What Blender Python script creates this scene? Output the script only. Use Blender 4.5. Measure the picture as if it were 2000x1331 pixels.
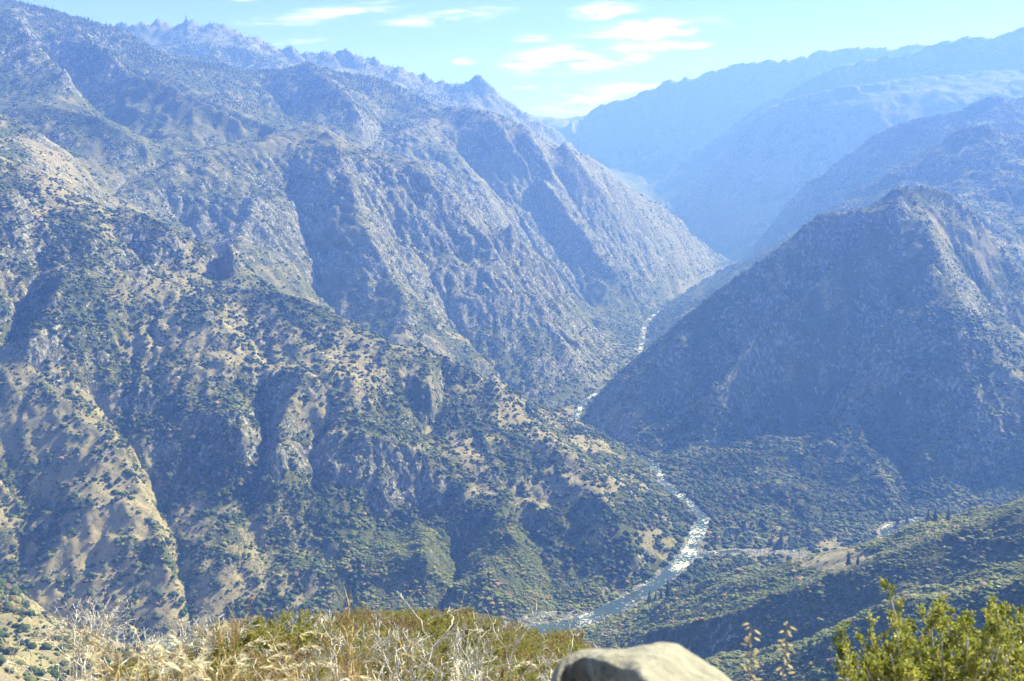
import bpy, bmesh, math, random
import numpy as np
from mathutils import Vector, Matrix

RAD = math.radians
scene = bpy.context.scene
for o in list(bpy.data.objects):
    bpy.data.objects.remove(o)
COL = scene.collection

# ------------------------------------------------------------------ camera
FPX, CX, CY, HORIZON = 1944.0, 1000.0, 665.5, 410.0
PITCH = math.atan((CY - HORIZON) / FPX)
cam_d = bpy.data.cameras.new('camera')
cam_d.sensor_width = 36.0
cam_d.lens = FPX * 36.0 / 2000.0
cam_d.clip_start, cam_d.clip_end = 0.05, 80000.0
cam_d.dof.use_dof = True
cam_d.dof.focus_distance = 1500.0
cam_d.dof.aperture_fstop = 4.5
cam = bpy.data.objects.new('camera', cam_d)
COL.objects.link(cam)
cam.location = (0, 0, 0)
cam.rotation_euler = (math.pi / 2 - PITCH, 0, 0)
scene.camera = cam

# ------------------------------------------------------------------ sky + sun
SUN_AZ, SUN_EL = RAD(50), RAD(39)           # azimuth to the right of the view axis (+Y)
world = bpy.data.worlds.new('World')
scene.world = world
world.use_nodes = True
wn, wl = world.node_tree.nodes, world.node_tree.links
wn.clear()


def wnode(t, **kw):
    n = wn.new(t)
    for k, v in kw.items():
        setattr(n, k, v)
    return n


sky = wnode('ShaderNodeTexSky', sky_type='NISHITA')
sky.sun_disc = False
sky.sun_elevation = SUN_EL
sky.sun_rotation = SUN_AZ
sky.altitude = 1400
sky.air_density = 1.0
sky.dust_density = 0.1
sky.ozone_density = 3.5
bg = wnode('ShaderNodeBackground')
bg.inputs['Strength'].default_value = 0.05
wout = wnode('ShaderNodeOutputWorld')
# thin clouds high above: noise on the plane of the cloud deck
geo = wnode('ShaderNodeTexCoord')
sep = wnode('ShaderNodeSeparateXYZ')
wl.new(geo.outputs['Generated'], sep.inputs[0])


def wmath(op, a, b=None, c=None, clamp=False):
    n = wnode('ShaderNodeMath', operation=op)
    n.use_clamp = clamp
    for i, v in enumerate((a, b, c)):
        if v is None:
            continue
        if isinstance(v, (int, float)):
            n.inputs[i].default_value = v
        else:
            wl.new(v, n.inputs[i])
    return n.outputs[0]


yy_ = wmath('MAXIMUM', sep.outputs['Y'], 0.05)
az_ = wmath('DIVIDE', sep.outputs['X'], yy_)
el_ = wmath('DIVIDE', sep.outputs['Z'], yy_)
cmb = wnode('ShaderNodeCombineXYZ')
wl.new(az_, cmb.inputs[0])
wl.new(el_, cmb.inputs[1])
mp = wnode('ShaderNodeMapping')
mp.inputs['Rotation'].default_value = (0, 0, RAD(-7))
mp.inputs['Scale'].default_value = (18, 95, 1)
wl.new(cmb.outputs[0], mp.inputs[0])
cn = wnode('ShaderNodeTexNoise')
cn.inputs['Scale'].default_value = 1.0
cn.inputs['Detail'].default_value = 7.0
cn.inputs['Roughness'].default_value = 0.6
cn.inputs['Distortion'].default_value = 0.5
wl.new(mp.outputs[0], cn.inputs['Vector'])
cval = None
# drifts of thin cloud: bearing and height as tangents, half sizes, strength
for (bx, by, rx, ry, am) in [(505, 6, 50, 12, 1), (640, 46, 130, 13, .8), (740, 20, 90, 8, .6), (880, 50, 100, 12, 1), (930, 38, 45, 8, .7), (600, 92, 70, 7, .5), (1178, 36, 60, 15, 1), (1250, 74, 115, 20, 1.1), (1130, 122, 150, 22, 1.2),
                             (1030, 90, 40, 9, .8), (912, 130, 26, 8, .7), (1026, 180, 26, 7, .6), (1350, 102, 45, 8, .6), (1170, 196, 130, 26, .75), (1362, 128, 26, 6, .6), (820, 55, 60, 7, .6)]:
    dx_ = wmath('MULTIPLY', wmath('SUBTRACT', az_, (bx - CX) / FPX), FPX / rx)
    dy_ = wmath('MULTIPLY', wmath('SUBTRACT', wmath('SUBTRACT', el_, (HORIZON - by) / FPX), wmath('MULTIPLY', wmath('SUBTRACT', az_, (bx - CX) / FPX), .1)), FPX / ry)
    g_ = wmath('MULTIPLY', wmath('EXPONENT', wmath('MULTIPLY', wmath('ADD', wmath('MULTIPLY', dx_, dx_), wmath('MULTIPLY', dy_, dy_)), -.8)), am)
    cval = g_ if cval is None else wmath('MAXIMUM', cval, g_)
cval = wmath('MULTIPLY', cval, wmath('ADD', wmath('MULTIPLY', wmath('SUBTRACT', cn.outputs['Fac'], .5), 5.5), .9))
cfac = wnode('ShaderNodeMapRange', interpolation_type='SMOOTHSTEP')
cfac.inputs['From Min'].default_value = 0.12
cfac.inputs['From Max'].default_value = 1.55
wl.new(cval, cfac.inputs['Value'])
cmix = wnode('ShaderNodeMix', data_type='RGBA')
wl.new(wmath('MULTIPLY', cfac.outputs[0], 0.62), cmix.inputs[0])
wl.new(sky.outputs[0], cmix.inputs[6])
cmix.inputs[7].default_value = (24.0, 23.0, 22.5, 1)
wl.new(cmix.outputs[2], bg.inputs['Color'])
wl.new(bg.outputs[0], wout.inputs[0])

sun_d = bpy.data.lights.new('sun', 'SUN')
sun_d.energy = 5.0
sun_d.angle = RAD(0.5)
sun_d.color = (1.0, 0.99, 0.965)
sun = bpy.data.objects.new('sun', sun_d)
COL.objects.link(sun)
sdir = Vector((math.sin(SUN_AZ) * math.cos(SUN_EL), math.cos(SUN_AZ) * math.cos(SUN_EL), math.sin(SUN_EL)))
sun.rotation_euler = sdir.to_track_quat('Z', 'Y').to_euler()
sun.location = sdir * 4000

scene.view_settings.view_transform = 'Standard'
scene.view_settings.look = 'None'
scene.view_settings.gamma = 1.0
scene.view_settings.exposure = 1.27
scene.cycles.use_denoising = True
scene.cycles.use_adaptive_sampling = True
scene.cycles.adaptive_threshold = 0.02
scene.cycles.max_bounces = 4
scene.cycles.diffuse_bounces = 2
scene.cycles.glossy_bounces = 2
scene.cycles.transmission_bounces = 2
scene.cycles.volume_bounces = 1
scene.cycles.transparent_max_bounces = 8

# ------------------------------------------------------------------ helpers
rng = np.random.default_rng(7)
random.seed(7)
CT, ST = math.cos(PITCH), math.sin(PITCH)


def squeeze(D):
    return D if D < 9500 else 9500 + (D - 9500) * .45


def P(px, py, D):
    """photo pixel + ground distance (metres along the view axis) -> point; camera at the origin"""
    D = squeeze(D)
    u, v = (px - CX) / FPX, (CY - py) / FPX
    y, z = CT + v * ST, -ST + v * CT
    return np.array((u * D / y, D, z * D / y))


def to_pix(x, y, z):
    d = np.maximum(y * CT - z * ST, 1e-3)
    return CX + FPX * x / d, CY - FPX * (y * ST + z * CT) / d


_perm = np.random.default_rng(11).permutation(256)
_perm = np.concatenate([_perm, _perm])
_ang = np.random.default_rng(12).random(256) * 2 * math.pi
_gx, _gy = np.cos(_ang), np.sin(_ang)


def perlin(x, y):
    xi, yi = np.floor(x).astype(np.int64), np.floor(y).astype(np.int64)
    xf, yf = x - xi, y - yi
    u, v = xf * xf * xf * (xf * (xf * 6 - 15) + 10), yf * yf * yf * (yf * (yf * 6 - 15) + 10)
    xi, yi = xi & 255, yi & 255
    x1, y1 = (xi + 1) & 255, (yi + 1) & 255

    def g(a, b, dx, dy):
        k = _perm[_perm[a] + b]
        return _gx[k] * dx + _gy[k] * dy
    a, b = g(xi, yi, xf, yf), g(x1, yi, xf - 1, yf)
    c, d = g(xi, y1, xf, yf - 1), g(x1, y1, xf - 1, yf - 1)
    return ((a + u * (b - a)) * (1 - v) + (c + u * (d - c)) * v) * 1.5


def fbm(x, y, wl_, octv=4, gain=0.5, ridged=False):
    s, a, f = 0, 1.0, 1.0 / wl_
    for i in range(octv):
        n = perlin(x * f + 17.3 * i, y * f - 9.1 * i)
        s = s + a * ((1 - 2 * np.abs(n)) if ridged else n)
        a *= gain
        f *= 2.03
    return s


def smooth(e0, e1, x):
    t = np.clip((x - e0) / (e1 - e0), 0, 1)
    return t * t * (3 - 2 * t)


class Grid:
    def __init__(self, x0, x1, y0, y1, dx):
        self.x0, self.y0, self.dx = x0, y0, dx
        self.nx, self.ny = int((x1 - x0) / dx) + 1, int((y1 - y0) / dx) + 1
        self.h = np.zeros((self.ny, self.nx))

    def xy(self):
        return np.meshgrid(self.x0 + np.arange(self.nx) * self.dx, self.y0 + np.arange(self.ny) * self.dx)

    def sample(self, x, y, a=None, cubic=False):
        a = self.h if a is None else a
        fx = np.clip((x - self.x0) / self.dx, 0, self.nx - 1.001)
        fy = np.clip((y - self.y0) / self.dx, 0, self.ny - 1.001)
        ix, iy = fx.astype(int), fy.astype(int)
        tx, ty = fx - ix, fy - iy
        if not cubic:
            return (a[iy, ix] * (1 - tx) + a[iy, ix + 1] * tx) * (1 - ty) + (a[iy + 1, ix] * (1 - tx) + a[iy + 1, ix + 1] * tx) * ty

        def w(t):
            return (-.5 * t + t * t - .5 * t ** 3, 1 - 2.5 * t * t + 1.5 * t ** 3, .5 * t + 2 * t * t - 1.5 * t ** 3, -.5 * t * t + .5 * t ** 3)
        wx, wy = w(tx), w(ty)
        r = 0
        for j in range(4):
            jy = np.clip(iy + j - 1, 0, self.ny - 1)
            s = 0
            for i in range(4):
                s = s + wx[i] * a[jy, np.clip(ix + i - 1, 0, self.nx - 1)]
            r = r + wy[j] * s
        return r

    def raster(self, pts):
        ix = np.round((pts[:, 0] - self.x0) / self.dx).astype(int)
        iy = np.round((pts[:, 1] - self.y0) / self.dx).astype(int)
        ok = (ix >= 0) & (iy >= 0) & (ix < self.nx) & (iy < self.ny)
        s = np.zeros(self.h.size)
        c = np.zeros(self.h.size)
        k = iy[ok] * self.nx + ix[ok]
        np.add.at(s, k, pts[ok, 2])
        np.add.at(c, k, 1)
        m = (c > 0).reshape(self.h.shape)
        return m, (s / np.maximum(c, 1)).reshape(self.h.shape)


def densify(pts, step=8.0):
    out = []
    for a, b in zip(pts[:-1], pts[1:]):
        n = max(2, int(np.linalg.norm(b[:2] - a[:2]) / step))
        t = np.linspace(0, 1, n, endpoint=False)[:, None]
        out.append(a + (b - a) * t)
    out.append(pts[-1][None])
    return np.concatenate(out)


def relax(h, mask, val, its):
    for _ in range(its):
        p = np.pad(h, 1, mode='edge')
        n = .25 * (p[:-2, 1:-1] + p[2:, 1:-1] + p[1:-1, :-2] + p[1:-1, 2:])
        h = np.where(mask, val, n)
    return h


def harmonic(g, pts, fixed_edge=None, its=120, start=None):
    levels = [32, 16, 8, 4, 2, 1]
    h = None
    for L in levels:
        s = Grid(g.x0, g.x0 + (g.nx - 1) * g.dx, g.y0, g.y0 + (g.ny - 1) * g.dx, g.dx * L)
        m, v = s.raster(pts)
        X, Y = s.xy()
        if h is None:
            h = np.full(s.h.shape, pts[:, 2].mean()) if start is None else start(X, Y)
        else:
            h = prev.sample(X, Y, h)
        if fixed_edge is not None:
            e = np.zeros(s.h.shape, bool)
            e[0], e[-1], e[:, 0], e[:, -1] = True, True, True, True
            fe = fixed_edge(X, Y)
            v = np.where(m, v, fe)
            m = m | e
        h = relax(h, m, v, 400 if L >= 8 else its)
        prev = s
    return h


def nearest(g, seeds_mask, seed_id):
    """jump flooding: for each cell the nearest seed cell's id and distance in metres"""
    ny, nx = g.h.shape
    sy = np.where(seeds_mask, np.arange(ny)[:, None], -99999).astype(np.int32)
    sx = np.where(seeds_mask, np.arange(nx)[None, :], -99999).astype(np.int32)
    yy, xx = np.mgrid[0:ny, 0:nx].astype(np.int32)
    k = 1 << int(math.ceil(math.log2(max(nx, ny)))) - 1
    d = (sy - yy).astype(np.float64) ** 2 + (sx - xx).astype(np.float64) ** 2
    while k >= 1:
        for dy in (-k, 0, k):
            for dx in (-k, 0, k):
                if dx == 0 and dy == 0:
                    continue
                a0, a1 = max(0, -dy), ny - max(0, dy)
                b0, b1 = max(0, -dx), nx - max(0, dx)
                if a1 <= a0 or b1 <= b0:
                    continue
                ts, us = sy[a0 + dy:a1 + dy, b0 + dx:b1 + dx].copy(), sx[a0 + dy:a1 + dy, b0 + dx:b1 + dx].copy()
                nd = (ts - yy[a0:a1, b0:b1]).astype(np.float64) ** 2 + (us - xx[a0:a1, b0:b1]).astype(np.float64) ** 2
                bt = nd < d[a0:a1, b0:b1]
                sy[a0:a1, b0:b1][bt] = ts[bt]
                sx[a0:a1, b0:b1][bt] = us[bt]
                d[a0:a1, b0:b1][bt] = nd[bt]
        k //= 2
    return seed_id[np.clip(sy, 0, ny - 1), np.clip(sx, 0, nx - 1)], np.sqrt(d) * g.dx


def erode(g, h, fixed, its, K, m=0.45, diff=0.12, wob=None):
    """stream-power incision with D8 routing, plus slope creep"""
    ny, nx = h.shape
    n = ny * nx
    idx = np.arange(n).reshape(ny, nx)
    fix = fixed.ravel()
    for it in range(its):
        best = np.zeros((ny, nx))
        rec = idx.copy()
        for dy in (-1, 0, 1):
            for dx in (-1, 0, 1):
                if dx == 0 and dy == 0:
                    continue
                a0, a1 = max(0, -dy), ny - max(0, dy)
                b0, b1 = max(0, -dx), nx - max(0, dx)
                s = (h[a0:a1, b0:b1] - h[a0 + dy:a1 + dy, b0 + dx:b1 + dx]) / math.hypot(dx, dy)
                bt = s > best[a0:a1, b0:b1]
                best[a0:a1, b0:b1][bt] = s[bt]
                rec[a0:a1, b0:b1][bt] = idx[a0 + dy:a1 + dy, b0 + dx:b1 + dx][bt]
        order = np.argsort(-h.ravel(), kind='stable')
        ol, rl = order.tolist(), rec.ravel().tolist()
        area = [g.dx * g.dx] * n
        for i in ol:
            r = rl[i]
            if r != i:
                area[r] += area[i]
        A = np.array(area)
        dist = np.where((np.abs(rec.ravel() - np.arange(n)) % nx == 0) | (np.abs(rec.ravel() - np.arange(n)) == 1), 1.0, 1.4142) * g.dx
        F = (K * A ** m / dist)
        F[fix] = 0
        fl = F.tolist()
        hl = h.ravel().tolist()
        for i in reversed(ol):
            r = rl[i]
            if r != i:
                f = fl[i]
                hl[i] = (hl[i] + f * hl[r]) / (1 + f)
        h2 = np.array(hl).reshape(ny, nx)
        p = np.pad(h2, 1, mode='edge')
        lap = .25 * (p[:-2, 1:-1] + p[2:, 1:-1] + p[1:-1, :-2] + p[1:-1, 2:]) - h2
        h = np.where(fixed, h, h2 + diff * lap)
    return h, A.reshape(ny, nx)


# ------------------------------------------------------------------ ridges and valleys of the canyon
# (photo pixel, photo pixel, metres ahead)
RIDGE = {
 'near_mountain': [[(-700, 60, 2900), (-400, 170, 3000), (-150, 262, 3050), (0, 318, 3100), (60, 332, 3100), (150, 393, 3120), (200, 407, 3140), (300, 438, 3150), (380, 468, 3150),
                    (438, 495, 3120), (452, 546, 3000), (540, 574, 2900), (620, 600, 2900), (700, 645, 2900), (780, 688, 2900), (870, 711, 2880), (950, 758, 2850), (990, 768, 2850), (1040, 800, 2850),
                    (1090, 852, 2800), (1150, 876, 2760), (1200, 910, 2700), (1280, 960, 2600), (1325, 1000, 2500), (1338, 1045, 2420)]],
 'near_spur': [[(950, 775, 3150), (1060, 822, 3230), (1130, 833, 3230), (1200, 862, 3180), (1255, 900, 3080), (1280, 928, 2960)]],
 'left_foothill': [[(-700, 700, 1300), (-300, 980, 1480), (0, 1165, 1500), (60, 1210, 1520), (110, 1270, 1540), (150, 1330, 1560), (220, 1400, 1600)]],
 'left_spur': [[(-700, -100, 3700), (-300, 80, 3800), (0, 225, 3850), (80, 270, 3850), (130, 303, 3860), (175, 345, 3840), (192, 380, 3790)]],
 'middle_mountain': [[(560, 262, 5050), (590, 252, 5020), (620, 247, 5000), (700, 288, 4900), (780, 304, 4800), (830, 328, 4700), (870, 385, 4650), (930, 432, 4650), (1000, 468, 4650), (1070, 520, 4650),
                      (1110, 578, 4650), (1150, 632, 4620), (1185, 680, 4500), (1205, 712, 4420)],
                     [(610, 249, 5000), (500, 285, 4700), (400, 306, 4500), (300, 345, 4250), (230, 382, 4050)]],
 'left_mountain': [[(-900, -300, 6200), (-300, -110, 6500), (0, 2, 6500), (100, 22, 6500), (200, 48, 6550), (245, 62, 6600), (320, 110, 6650), (450, 143, 6750), (600, 136, 6900), (660, 140, 7000), (740, 152, 7000), (800, 182, 6950), (860, 213, 6850)],
                   [(560, 262, 5050), (480, 228, 5350), (400, 190, 5700), (310, 140, 6100), (250, 75, 6550)],
                   [(-200, 190, 4800), (20, 206, 4750), (60, 199, 4700), (130, 214, 4600), (190, 236, 4500), (290, 290, 4450)]],
 'canyon_wall': [[(860, 213, 6850), (930, 209, 6700), (985, 230, 6700), (1040, 262, 6750), (1080, 289, 6800), (1110, 296, 6850), (1150, 312, 6900), (1210, 358, 7100), (1260, 394, 7300), (1320, 430, 7600), (1340, 458, 7900), (1380, 488, 8300), (1425, 512, 8700)]],
 'crag_ridge': [[(100, 90, 9200), (250, 66, 9200), (300, 60, 9200), (370, 57, 9200), (440, 70, 9250), (460, 66, 9250), (500, 98, 9300), (520, 104, 9300), (545, 120, 9300), (560, 113, 9300), (600, 130, 9400), (650, 122, 9400), (670, 116, 9400), (720, 138, 9450), (800, 168, 9500), (870, 190, 9500),
                 (905, 180, 9500), (932, 169, 9500), (942, 178, 9500), (970, 202, 9500), (1000, 216, 9550), (1010, 236, 9600), (1060, 270, 9700), (1110, 300, 9800), (1180, 350, 9900), (1270, 440, 10000)]],
 'right_mountain': [[(1150, 806, 3640), (1160, 793, 3640), (1200, 740, 3640), (1300, 661, 3640), (1380, 591, 3660), (1460, 530, 3680), (1530, 488, 3700), (1575, 445, 3720), (1600, 420, 3740), (1700, 406, 3800), (1730, 386, 3830), (1745, 367, 3850), (1790, 365, 3850),
                     (1850, 377, 3850), (1900, 424, 3820), (1950, 480, 3780), (2000, 533, 3720), (2300, 780, 3500)],
                    [(1770, 366, 3850), (1790, 390, 3780), (1815, 450, 3560), (1855, 560, 3280), (1890, 630, 3130), (1960, 720, 3000), (2000, 765, 2950), (2300, 950, 2750)]],
 'right_ridge': [[(1264, 624, 5550), (1300, 604, 5600), (1345, 581, 5700), (1400, 549, 5900), (1450, 521, 6000), (1530, 468, 6100), (1600, 424, 6150), (1700, 362, 6200), (1760, 325, 6150), (1830, 285, 6050), (1880, 252, 5950), (1930, 243, 5900), (1960, 266, 5900), (2000, 272, 5900), (2300, 190, 5900)]],
 'rear_right_ridge': [[(1447, 517, 8250), (1480, 488, 8100), (1520, 440, 7900), (1535, 400, 7800), (1560, 379, 7700), (1600, 350, 7600), (1680, 294, 7500), (1720, 262, 7400), (1750, 250, 7400), (1810, 240, 7300), (1880, 221, 7200), (1900, 203, 7200), (1940, 192, 7200), (1975, 206, 7200), (2000, 202, 7200), (2300, 130, 7200)]],
 'granite_dome': [[(1305, 396, 11000), (1345, 365, 11000), (1400, 328, 11000), (1432, 288, 11000), (1462, 258, 11000), (1492, 226, 11000), (1530, 208, 11000), (1600, 190, 11000), (1680, 178, 11000), (1750, 170, 11000), (1850, 160, 11000), (2000, 150, 11000), (2300, 120, 11000)]],
 'far_right_ridge': [[(1282, 384, 12800), (1350, 310, 13300), (1400, 276, 13500), (1500, 206, 13500), (1560, 174, 13500), (1620, 143, 13500), (1680, 127, 13500), (1750, 117, 13500), (1830, 95, 13500), (1880, 82, 13500), (1940, 81, 13500), (2000, 67, 13500), (2300, -30, 13500)]],
 'far_ridge': [[(1082, 270, 17000), (1110, 240, 17000), (1150, 222, 17000), (1185, 212, 17000), (1200, 203, 17000), (1214, 211, 17000), (1300, 173, 17000), (1313, 164, 17000), (1326, 170, 17000), (1400, 148, 17000), (1460, 129, 17000), (1480, 135, 17000), (1512, 126, 17000), (1550, 130, 17000), (1600, 108, 17000),
                (1700, 102, 17000), (1760, 101, 17000), (1780, 93, 17000), (1830, 106, 17000), (2000, 125, 17000), (2300, 140, 17000)]],
 'distant_mountain': [[(600, 190, 23000), (900, 205, 23000), (1020, 227, 23000), (1050, 232, 23000), (1105, 242, 23000), (1180, 262, 23000), (1400, 250, 23000), (2300, 200, 23000)]],
 'right_foothill': [[(2500, 800, 1480), (2200, 930, 1500), (2000, 1008, 1500), (1880, 1049, 1520), (1800, 1080, 1530), (1740, 1092, 1540), (1640, 1127, 1560), (1560, 1165, 1580), (1480, 1196, 1600), (1420, 1216, 1620), (1340, 1234, 1650), (1260, 1248, 1700), (1190, 1256, 1760)]],
 'near_foothill': [[(2500, 1000, 1000), (2200, 1070, 1060), (2000, 1122, 1100), (1900, 1150, 1150), (1780, 1180, 1180), (1700, 1212, 1210), (1620, 1252, 1240), (1540, 1292, 1270), (1450, 1335, 1310), (1300, 1390, 1400)]],
}
RIVER = [(-700, 1290, 1780), (-300, 1275, 1800), (300, 1262, 1840), (600, 1255, 1870), (900, 1242, 1900), (1080, 1226, 1940), (1130, 1215, 1975), (1190, 1192, 2020), (1250, 1160, 2080), (1310, 1118, 2160), (1345, 1085, 2240), (1358, 1050, 2330), (1374, 1015, 2450), (1350, 985, 2560), (1305, 950, 2700), (1275, 905, 2900), (1200, 868, 3220), (1135, 838, 3440),
         (1122, 818, 3560), (1140, 785, 3760), (1180, 758, 3980), (1215, 728, 4250), (1245, 702, 4500), (1254, 670, 4900), (1258, 640, 5350), (1270, 620, 5800), (1330, 582, 6500), (1400, 547, 7400), (1442, 520, 8500), (1400, 500, 9300), (1330, 448, 10500), (1284, 396, 12000), (1200, 338, 14500), (1085, 280, 18500)]
FORK = [(1345, 1085, 2240), (1390, 1082, 2255), (1440, 1076, 2300), (1530, 1078, 2300), (1620, 1092, 2270), (1700, 1092, 2275), (1742, 1078, 2320), (1728, 1050, 2400), (1735, 1028, 2490), (1800, 1014, 2560), (2000, 1002, 2610), (2300, 990, 2680), (2600, 960, 2800)]
VALLEY = [
 [(200, 400, 3850), (300, 500, 3700), (450, 610, 3600), (700, 760, 3450), (900, 820, 3430), (1050, 833, 3480), (1135, 838, 3500)],
 [(-700, 200, 3400), (-100, 300, 3420), (0, 335, 3430), (120, 394, 3480), (200, 403, 3750)],
 [(-700, 830, 1750), (-200, 1010, 1720), (0, 1135, 1690), (100, 1222, 1700), (200, 1268, 1760), (300, 1262, 1840)],
 [(205, 402, 3950), (250, 358, 4280), (350, 315, 4600), (450, 292, 5000), (540, 272, 5150)],
 [(-300, 240, 4300), (60, 280, 4300), (150, 335, 4180), (195, 395, 3950)],
 [(640, 288, 5500), (760, 350, 5420), (850, 430, 5350), (930, 510, 5280), (1000, 580, 5200), (1100, 655, 5050), (1180, 692, 4800), (1228, 712, 4450)],
 [(100, 130, 7900), (300, 160, 7900), (600, 205, 8000), (900, 265, 8200), (1080, 335, 8600), (1300, 485, 8800), (1400, 510, 9000)],
 [(1250, 690, 4600), (1350, 640, 4750), (1500, 545, 4850), (1600, 455, 4850), (1740, 392, 4800), (1850, 415, 4600), (1920, 474, 4300), (2000, 565, 4150), (2300, 760, 3950)],
 [(1395, 548, 7300), (1480, 525, 6900), (1560, 470, 6900), (1700, 380, 6800), (1850, 300, 6700), (2000, 285, 6600), (2300, 230, 6500)],
 [(1442, 517, 8600), (1530, 480, 8900), (1620, 420, 8900), (1750, 335, 8900), (1900, 265, 8900), (2300, 200, 8900)],
 [(1300, 405, 11800), (1450, 305, 12200), (1600, 250, 12300), (1800, 245, 12300), (2300, 240, 12300)],
 [(1275, 385, 14000), (1400, 320, 15200), (1600, 235, 15500), (1800, 190, 15500), (2300, 160, 15500)],
 [(2500, 900, 1380), (2200, 1040, 1390), (2000, 1118, 1400), (1850, 1163, 1420), (1700, 1208, 1450), (1600, 1248, 1470), (1480, 1294, 1520), (1380, 1322, 1580), (1200, 1300, 1760), (1080, 1240, 1920)],
 [(2500, 1180, 900), (2000, 1290, 1000), (1700, 1360, 1050), (1400, 1420, 1250), (1000, 1400, 1500), (700, 1360, 1600), (300, 1330, 1700)],
 # breaks of slope: foot of the steep right face, near bank flats, talus below the walls
 [(1290, 902, 2930), (1400, 876, 3050), (1500, 866, 3100), (1600, 842, 3150), (1680, 890, 2950), (1760, 922, 2800), (1900, 955, 2740), (2300, 985, 2700)],
 [(1835, 440, 3720), (1900, 560, 3600), (1960, 652, 3500), (2060, 752, 3380), (2300, 880, 3150)],
 [(1140, 1222, 1960), (1240, 1186, 2040), (1330, 1140, 2110), (1420, 1110, 2180), (1520, 1112, 2180), (1620, 1122, 2160)],
 [(1530, 1118, 2170), (1620, 1110, 2200), (1700, 1106, 2220), (1760, 1090, 2290)],
 [(1530, 1072, 2325), (1620, 1066, 2350), (1700, 1072, 2330)],
 [(1120, 585, 5350), (1180, 600, 5420), (1240, 610, 5600)],
]
ids, pts_all, id_pts = [], [], []
for name, lines in RIDGE.items():
    for ln in lines:
        d = densify(np.array([P(*p) for p in ln]))
        pts_all.append(d)
        id_pts.append((len(ids), d))
    ids.append(name)
riv = densify(np.array([P(*p) for p in RIVER]), 6)
frk = densify(np.array([P(*p) for p in FORK]), 6)
for ln in VALLEY:
    pts_all.append(densify(np.array([P(*p) for p in ln])))
pts_all += [riv, frk]
# our own hillside above the canyon, and the land outside the picture
hill = np.array([(x, 280.0, -195.0 - 0.02 * abs(x)) for x in np.linspace(-1500, 1500, 300)])
hill2 = np.array([(x, 600.0, -400.0 - 0.01 * abs(x)) for x in np.linspace(-1500, 1200, 300)])
pts_all += [hill, hill2]
ALL = np.concatenate(pts_all)

far = Grid(-10000, 10000, 100, 16600, 32.0)
far.h = harmonic(far, ALL, its=150)
near = Grid(-4600, 4600, 260, 7500, 12.0)
near.h = harmonic(near, ALL, fixed_edge=lambda X, Y: far.sample(X, Y), its=160, start=lambda X, Y: far.sample(X, Y))

NX, NY = near.xy()
FX, FY = far.xy()


def cast(g, px, py, d0=300.0, d1=9000.0):
    """where the line of sight through a photo pixel meets the land"""
    r = P(px, py, 1.0)
    D = np.exp(np.linspace(math.log(d0), math.log(d1), 2500))
    h = g.sample(r[0] * D, D)
    hit = np.nonzero(r[2] * D <= h)[0]
    k = hit[0] if len(hit) else len(D) - 1
    return r * D[k]


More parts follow.
